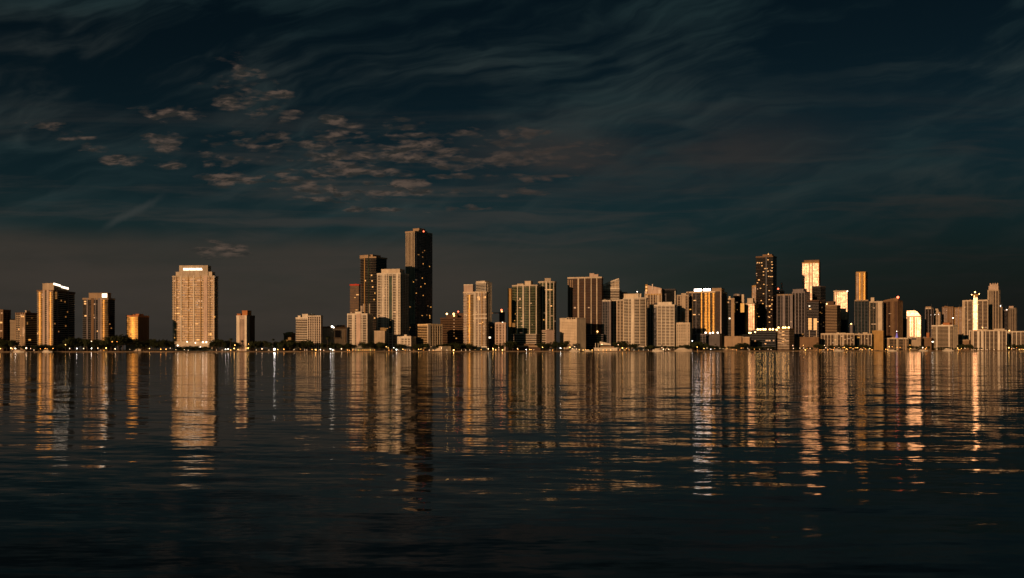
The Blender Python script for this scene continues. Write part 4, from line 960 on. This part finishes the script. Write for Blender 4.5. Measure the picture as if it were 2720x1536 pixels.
for k in range(3):
    rnd = random.Random(k + 90); h = (13, 16, 11)[k]
    tk = MB(); p0 = Vector((0, 0, -.3)); lean = rnd.uniform(-.6, .6)
    for i in range(5):
        q = (i + 1) / 5.; p1 = Vector((lean * q * q * 2, 0, h * q)); tk.tube(p0, p1, .30 - .02 * i, .28 - .02 * i, 7); p0 = p1
    b = MB(); top = p0
    for i in range(22):
        a = i * 2.4; el0 = rnd.uniform(.0, 1.1); L = rnd.uniform(2.6, 3.8); prev = top; wd = .45
        side = Vector((-math.sin(a), math.cos(a), 0))
        k0 = len(b.v); b.v += [tuple(prev + side * .1), tuple(prev - side * .1)]
        for j in range(1, 6):
            q = j / 5.; e_ = el0 - 1.7 * q
            prev = prev + Vector((math.cos(a) * math.cos(e_), math.sin(a) * math.cos(e_), math.sin(e_))) * (L / 5.)
            ww = wd * math.sin(math.pi * min(.97, q * .9 + .1)) + .05
            b.v += [tuple(prev + side * ww), tuple(prev - side * ww)]
            m_ = len(b.v); b.f.append((m_ - 4, m_ - 3, m_ - 1, m_ - 2))
    PALMS.append((b.mesh('frond_crown', leafm), tk.mesh('trunk', barkm), h))
ORD = ['first', 'second', 'third', 'fourth', 'fifth', 'sixth', 'seventh', 'eighth', 'ninth', 'tenth', 'eleventh', 'twelfth', 'thirteenth', 'fourteenth', 'fifteenth', 'sixteenth', 'seventeenth', 'eighteenth', 'nineteenth', 'twentieth', 'twenty-first', 'twenty-second', 'twenty-third', 'twenty-fourth', 'twenty-fifth', 'twenty-sixth', 'twenty-seventh', 'twenty-eighth', 'twenty-ninth', 'thirtieth']
# landmarks to the right of which things are counted: (x, short name)
LM = [(0, 'left edge of the photo'), (100, 'tower with the slanted sign'), (220, 'tower with the golden corner bay'), (336, 'glowing gold mid-rise block'), (460, 'golden sign-crowned tower'),
      (628, 'slim pink-white tower'), (690, 'gap beside the slim pink tower'), (783, 'white block with two roof drums'), (853, 'low brown theatre block'), (924, 'white mid-rise with stepped roof box'), (988, 'plain beige garage block'), (1057, 'stepped white hotel'), (1111, 'tan overhanging-roof block'),
      (1170, 'dark brown wide block'), (1232, 'pale two-band tower'), (1316, 'narrow white block'), (1359, 'left green-glass tower'), (1430, 'right green-glass tower'), (1487, 'blank beige hotel'), (1560, 'brown ribbed tower podium'), (1625, 'curved white tower'), (1735, 'smaller white balcony tower'),
      (1797, 'short cream grid block'), (1843, 'slatted market block'), (1876, 'long plain tan wall'), (1988, 'dark hotel with roof globes'), (2062, 'gold-banded hotel'), (2112, 'brown shed'), (2181, 'long low white row'), (2270, 'shorter pale row'), (2317, 'plain ochre box'), (2350, 'balcony building with blue tree'), (2413, 'beige slot block'), (2476, 'white banded block'), (2546, 'gap by the dim block'), (2575, 'long white ribbed row'), (2677, 'last ribbed row at the right edge')]
CNT = {}
def where(X, kind):
    i = max([j for j, l in enumerate(LM) if l[0] <= max(X, 0)])
    CNT[(kind, i)] = CNT.get((kind, i), 0) + 1
    return ORD[min(29, CNT[(kind, i)] - 1)], LM[i][1]
def plant(X, d, kind, k, sc, sq=1.0):
    x, y = gp(X, d)
    src = (TREES if kind == 'tree' else PALMS)[k]
    o_, l_ = where(X, kind)
    if kind == 'tree': lab = '%s dark leafy tree from the left before the %s' % (o_, l_); nm, cat, grp = 'shade_tree', 'tree', 'dark broadleaf trees along the shore'
    else: lab = '%s palm from the left before the %s' % (o_, l_); nm, cat, grp = 'palm_tree', 'palm', 'palms along the shore'
    t = thing(nm, lab, cat, (x, y, GZ), (X * 7.3) % 6.28, grp)
    t.scale = (sc * sq, sc * sq, sc)
    link('crown' if kind == 'tree' else 'frond_crown', src[0], t); link('trunk', src[1], t)
rnd = random.Random(5)
# (from x, to x, tree-top row, how many): the outline of the dark tree mass read from the photo
SEG = [(-20, 40, 900, 7), (40, 100, 916, 4), (100, 145, 917, 5), (150, 180, 915, 3), (180, 218, 897, 6), (218, 285, 903, 7), (286, 330, 894, 7), (372, 460, 903, 13), (470, 560, 921, 8), (568, 628, 902, 8),
       (655, 700, 906, 6), (700, 760, 908, 7), (745, 822, 906, 11), (853, 930, 911, 9), (925, 945, 912, 3), (958, 1012, 909, 8), (1012, 1022, 912, 2), (1054, 1075, 914, 3), (1103, 1135, 911, 4), (1160, 1185, 915, 3), (1180, 1240, 912, 8), (1228, 1262, 915, 4), (1315, 1332, 915, 2), (1345, 1375, 907, 5),
       (1430, 1470, 912, 6), (1470, 1505, 907, 5), (1635, 1665, 908, 4), (1655, 1690, 914, 3), (1715, 1800, 918, 9), (1803, 1825, 915, 2), (1833, 1875, 909, 6), (1875, 1965, 918, 10), (1955, 1985, 912, 4), (1990, 2062, 921, 7), (2108, 2160, 921, 5), (2165, 2182, 911, 3), (2195, 2270, 917, 8), (2275, 2320, 916, 5), (2410, 2470, 918, 6), (2475, 2545, 923, 7), (2548, 2578, 914, 4), (2575, 2610, 922, 3), (2676, 2720, 914, 6)]
for (xa, xb, yt, n_) in SEG:
    for i in range(n_):
        X = xa + (xb - xa) * (i + .5) / n_ + rnd.uniform(-2, 2)
        d = rnd.uniform(8, 26); k = rnd.randrange(5)
        Hn = CAMZ + (HOR - yt) / F * (shoreY(X) + d) - GZ
        Hn *= rnd.uniform(.80, 1.10)
        sc = max(.28, Hn / TREES[k][2])
        plant(X, d, 'tree', k, sc, rnd.uniform(1.0, 1.35) if sc < 1 else 1.0)
for X, yt in ((612, 898), (724, 900), (870, 893), (703, 905), (590, 903), (1539, 914), (1328, 912), (1463, 909), (1655, 906), (1666, 908), (1698, 914), (1758, 915), (1806, 917), (2170, 910), (2220, 917), (2250, 918), (1960, 911), (52, 917), (1900, 914)):
    k = int(X) % 3; Hn = CAMZ + (HOR - yt) / F * (shoreY(X) + 7) - GZ
    plant(X, 7, 'palm', k, Hn / (PALMS[k][2] + .8))

# ================================================================== street lamps along the promenade
LAMPM = {}
for key, col, st_ in (('w', (1.0, 0.60, 0.32), 7), ('c', (1.0, 0.90, 0.80), 20), ('o', (1.0, 0.36, 0.06), 7), ('y', (1.0, 0.50, 0.12), 12), ('r', (1.0, .15, .06), 10)):
    LAMPM[key] = emit_mat('lamp_' + key, col, st_, True)
CN = {'w': 'warm white', 'c': 'cool white', 'o': 'orange', 'y': 'yellow', 'r': 'red'}
GM = {}
for key in LAMPM:
    for r in (.35, .5, .7, 1.0, 1.5): GM[(key, r)] = MB().ball((0, 0, 0), r, 10, 6).mesh('lamp_globe', LAMPM[key])
polem = MB().tube((0, 0, 0), (0, 0, 1), .10, .07, 6).mesh('pole', M['dgrey'])
basem = MB().tube((0, 0, 0), (0, 0, .5), .22, .14, 8).mesh('base', M['dgrey'])
def lamp(X, yy, key='w', r=.5, d=2.5):
    x, y = gp(X, d); z = max(1.6, CAMZ + (HOR - yy) / F * y - GZ)
    o_, l_ = where(X, 'lamp' + key)
    t = thing('street_lamp', '%s %s lamp from the left below the %s' % (o_, CN[key], l_), 'street lamp', (x, y, GZ), 0, 'lamps along the waterfront')
    pl = link('pole', polem, t); pl.scale = (1, 1, z - r * .8)
    link('base', basem, t)
    link('lamp_globe', GM[(key, r)], t, (0, 0, z))
LAMPS = [(1, 926, 'y', .5), (29, 925, 'w', .7), (33, 927, 'o', .5), (41, 926, 'c', .5), (70, 925, 'w', 1.0), (81, 926, 'w', .35), (90, 930, 'w', .35), (107, 927, 'o', .35), (120, 926, 'o', .5), (125, 927, 'o', .35), (141, 926, 'o', .5), (174, 916, 'y', .5),
 (185, 926, 'w', .5), (204, 926, 'c', .5), (222, 926, 'w', .5), (243, 926, 'c', .5), (260, 925, 'w', .5), (282, 925, 'y', .7), (306, 927, 'w', .7), (243, 907, 'w', .5), (298, 908, 'o', .5), (311, 908, 'o', .35), (345, 928, 'w', .35), (397, 926, 'y', .5), (427, 928, 'o', .7), (441, 928, 'o', .7),
 (452, 925, 'w', .35), (467, 929, 'w', .35), (490, 929, 'w', .35), (500, 931, 'w', .35), (575, 930, 'w', .35), (590, 931, 'w', .35), (599, 928, 'c', .5), (606, 927, 'c', .5), (613, 930, 'y', .5), (622, 926, 'y', .7), (632, 929, 'y', .5), (624, 917, 'y', .5), (659, 925, 'y', .7), (654, 925, 'o', .5), (660, 914, 'y', .35),
 (681, 930, 'w', .35), (696, 927, 'w', .7), (714, 931, 'w', .35), (729, 928, 'c', 1.5), (738, 929, 'y', .5), (754, 928, 'o', .7), (781, 929, 'w', .35), (798, 928, 'o', .35), (809, 930, 'w', .35), (815, 930, 'w', .35), (829, 929, 'o', .5), (838, 929, 'y', .7), (840, 932, 'o', .5), (851, 929, 'w', .7), (860, 931, 'w', .35), (878, 927, 'c', .7), (884, 930, 'c', .5), (888, 931, 'w', .35), (907, 927, 'w', .7), (923, 930, 'o', .5), (928, 931, 'o', .5), (937, 930, 'o', .5), (944, 931, 'o', .35)]
LAMPS += [(952 + i * 5.3, 930, 'oy'[i % 3 == 0], .35 if i % 2 else .5) for i in range(9)]
LAMPS += [(1026, 921, 'y', .5), (1031, 924, 'y', .35), (1033, 931, 'o', .5), (1040, 930, 'o', .35), (1046, 924, 'c', .35), (1053, 929, 'c', .7), (1058, 931, 'w', .35), (1070, 928, 'y', .5), (1077, 931, 'o', .35), (1088, 931, 'w', .35), (1099, 931, 'o', .35), (1112, 928, 'y', .5), (1118, 928, 'y', .35), (1125, 931, 'o', .35), (1140, 931, 'w', .35), (1150, 931, 'o', .35), (1173, 925, 'w', .5), (1187, 932, 'w', .35), (1205, 931, 'y', 1.0), (1226, 930, 'w', .35), (1237, 931, 'w', .35), (1248, 930, 'w', .35), (1262, 929, 'o', .35), (1278, 929, 'o', .5), (1297, 927, 'w', .7), (1309, 926, 'y', .7), (1310, 930, 'y', .5), (1317, 930, 'y', .5), (1325, 923, 'w', .35), (1335, 930, 'y', .7),
 (1375, 926, 'w', .5), (1376, 929, 'o', .5), (1398, 929, 'c', .5), (1407, 929, 'y', .5), (1411, 929, 'y', .35), (1418, 929, 'w', .35), (1441, 923, 'y', .5), (1461, 930, 'w', .35), (1468, 930, 'o', .5), (1489, 925, 'c', .7), (1514, 923, 'y', .7), (1520, 926, 'w', .5), (1526, 921, 'w', .5), (1531, 927, 'w', .5), (1525, 930, 'o', .5), (1539, 929, 'y', .5), (1549, 930, 'y', .5), (1556, 929, 'o', .5), (1562, 930, 'y', .7), (1573, 930, 'y', .5),
 (1599, 915, 'w', .7), (1590, 931, 'y', .35), (1602, 931, 'y', .35), (1611, 931, 'o', .5), (1622, 931, 'y', .35), (1642, 916, 'w', .5), (1653, 925, 'y', .7), (1664, 926, 'o', .5), (1636, 931, 'y', .35), (1646, 931, 'o', .35), (1660, 931, 'y', .35), (1672, 931, 'o', .35), (1684, 931, 'w', .35), (1697, 930, 'o', .35), (1709, 931, 'w', .35), (1722, 931, 'w', .35), (1735, 931, 'w', .35), (1741, 931, 'c', .35), (1749, 927, 'w', .7), (1758, 924, 'w', .5), (1762, 928, 'w', .7), (1768, 930, 'w', .35), (1776, 928, 'w', .7), (1794, 930, 'w', .5), (1839, 906, 'c', .5), (1852, 922, 'y', .5), (1853, 932, 'o', .35), (1870, 926, 'y', .5), (1878, 925, 'w', .35), (1888, 928, 'c', .35), (1898, 926, 'w', .35), (1912, 926, 'w', .35), (1921, 926, 'w', .35), (1931, 926, 'y', .35), (1946, 929, 'o', .35), (1956, 930, 'o', .5), (1969, 925, 'o', .5), (1974, 925, 'o', .35), (1986, 925, 'w', .35), (1990, 930, 'w', .35), (2004, 928, 'o', .35), (2018, 928, 'w', .35), (2034, 914, 'o', .35), (2040, 928, 'w', .35), (2048, 929, 'w', .35),
 (2106, 918, 'w', .5), (2107, 926, 'w', .5), (2125, 925, 'w', .5), (2134, 918, 'y', .35), (2135, 925, 'w', .5), (2139, 930, 'y', .7), (2144, 926, 'o', .35), (2152, 926, 'w', .5), (2168, 930, 'o', .35)]
rnd = random.Random(11)
LAMPS += [(2178 + i * 3.9 + rnd.uniform(-1.2, 1.2), rnd.choice((924, 927, 929, 930, 931)), rnd.choice('ooyow'), rnd.choice((.35, .5, .5))) for i in range(37)]
LAMPS += [(2190, 918, 'w', .5), (2243, 923, 'o', .7), (2310, 926, 'y', .5), (2353, 928, 'o', .7), (2358, 931, 'y', .5), (2362, 921, 'y', .7), (2370, 921, 'o', .5), (2383, 923, 'o', .5), (2391, 923, 'o', .5), (2417, 917, 'o', .5), (2418, 926, 'y', .5), (2416, 930, 'o', .5), (2451, 924, 'w', 1.0), (2458, 927, 'o', .7), (2461, 924, 'o', .5), (2476, 908, 'c', .5), (2489, 927, 'w', .35), (2514, 926, 'w', .5), (2527, 928, 'w', .35), (2544, 925, 'y', .7), (2546, 929, 'o', .7), (2554, 926, 'y', .5), (2563, 925, 'w', .5), (2550, 930, 'o', .5), (2590, 929, 'w', .35), (2606, 929, 'w', .35), (2622, 929, 'w', .35), (2641, 929, 'w', .35), (2680, 924, 'y', 1.0), (2687, 927, 'o', .5), (2693, 926, 'w', .35), (2700, 924, 'o', .5), (2708, 929, 'y', .5), (2713, 928, 'o', .5), (2718, 929, 'y', .5)]
for (X, Y, k_, r_) in LAMPS: lamp(X, Y, k_, r_)

# ================================================================== boats
def yacht(X, L, label, d=-14, deck='white', two=False, light=True, rz=0.0):
    x, y = gp(X, d)
    t = thing('motor_yacht', label, 'yacht', (x, y, 0), rz, 'yachts moored along the shore')
    b = MB(); n = 10; W2 = L * .13; hh = L * .10
    for zi, (sc_, zz_) in enumerate(((.80, -.4), (1.0, hh))):
        for sgn in (1, -1):
            pass
    ring = []
    for i in range(n + 1):
        q = i / n; wv = W2 * (1 if q < .55 else max(.04, 1 - ((q - .55) / .45) ** 1.8)); ring.append((L * (q - .5), wv, q))
    def loop(sc_, z, rise): return [(x_, -w_ * sc_, z + rise * q) for x_, w_, q in ring] + [(x_, w_ * sc_, z + rise * q) for x_, w_, q in reversed(ring)]
    lo, hi = loop(.72, -.5, 0), loop(1.0, hh, L * .035)
    m_ = len(lo); b.v = lo + hi
    b.f = [(i, (i + 1) % m_, m_ + (i + 1) % m_, m_ + i) for i in range(m_)] + [tuple(reversed(range(m_))), tuple(range(m_, 2 * m_))]
    b.obj('hull', M[deck], t)
    def cabin(x0, x1, w_, z0, z1, nm, m2):
        return MB().prism([(x0, -w_), (x1 - 1.2, -w_), (x1, 0), (x1 - 1.2, w_), (x0, w_)], z0, z1).obj(nm, M[m2], t)
    c1 = cabin(-L * .36, L * .24, W2 * .75, hh, hh + 2.0, 'cabin', 'white')
    MB().box(-L * .33, L * .17, -W2 * .75 - .06, -W2 * .75 + .02, hh + .8, hh + 1.5).obj('window', M['litdim' if light else 'black'], c1)
    if two:
        cabin(-L * .28, L * .12, W2 * .6, hh + 2.05, hh + 3.8, 'upper_cabin', 'white')
    zt = hh + (3.8 if two else 2.0)
    MB().tube((-L * .05, 0, zt), (-L * .07, 0, zt + L * .10), .12, .06).obj('mast', M['steel'], t)
    MB().tube((L * .25, -W2 * .5, hh + L * .02), (L * .25, -W2 * .5, hh + 1.4), .05, .05).obj('rail', M['steel'], t)
    return t
yacht(1815, 34, 'large gold-lit motor yacht in front of the short cream grid block', -16, 'cream', True)
yacht(50, 16, 'small white boat under the bright lamps near the left edge of the photo', -12)
yacht(126, 15, 'small boat with lit cabin below the tower with the slanted white sign', -12)
yacht(1526, 20, 'white motor yacht moored in front of the blank beige hotel', -14, two=True)
yacht(1562, 15, 'small yellow-lit boat just left of the white clubhouse', -13, 'cream')
yacht(1748, 22, 'white yacht in front of the smaller white balcony tower', -14, two=True)
yacht(2519, 24, 'white motor yacht in front of the white banded waterfront block', -18, two=True)
yacht(2370, 18, 'lit boat in front of the low balcony building with the blue tree', -16)
yacht(2452, 20, 'lit boat left of the white banded waterfront block', -16)
yacht(2228, 20, 'small yacht in front of the long low white gridded row', -16)

# ================================================================== white clubhouse on the waterfront
x, y = gp(1609, 10)
ch = thing('clubhouse', 'low white waterfront clubhouse with a wedge-shaped upper roof and lit terrace', 'building', (x, y, GZ), 0)
mp = y / F
MB().box(-30 * mp, 29 * mp, 0, 12, 0, 5.2).obj('wall', M['white'], ch)
MB().box(-31 * mp, 30 * mp, -1.0, 13, 5.2, 6.0).obj('roof', M['white'], ch)
MB().box(-14 * mp, 22 * mp, 2, 11, 6.0, 8.6).obj('upper_storey', M['tan'], ch)
b = MB(); b.prism([(-15 * mp, 0.5), (13 * mp, 0.5), (13 * mp, 11.5), (-15 * mp, 11.5)], 11.0, lambda p_: 18.0 - (p_[0] + 15 * mp) * .22); b.obj('sloped_roof', M['white'], ch)
MB().box(-13 * mp, 11 * mp, 2, 10, 8.6, 11.0).obj('clerestory', M['g_brown'], ch)
for i in range(7):
    xx = (-28 + i * 8.6) * mp; MB().box(xx, xx + 3.4, -.12, .1, 1.0, 3.6).obj('window', M['litdim'], ch)
for xx in (-27 * mp, -20 * mp): MB().tube((xx, 1.0, 6), (xx, 1.0, 15), .7, .6, 8).obj('chimney', M['white'], ch)

S.view_settings.exposure = 0.0
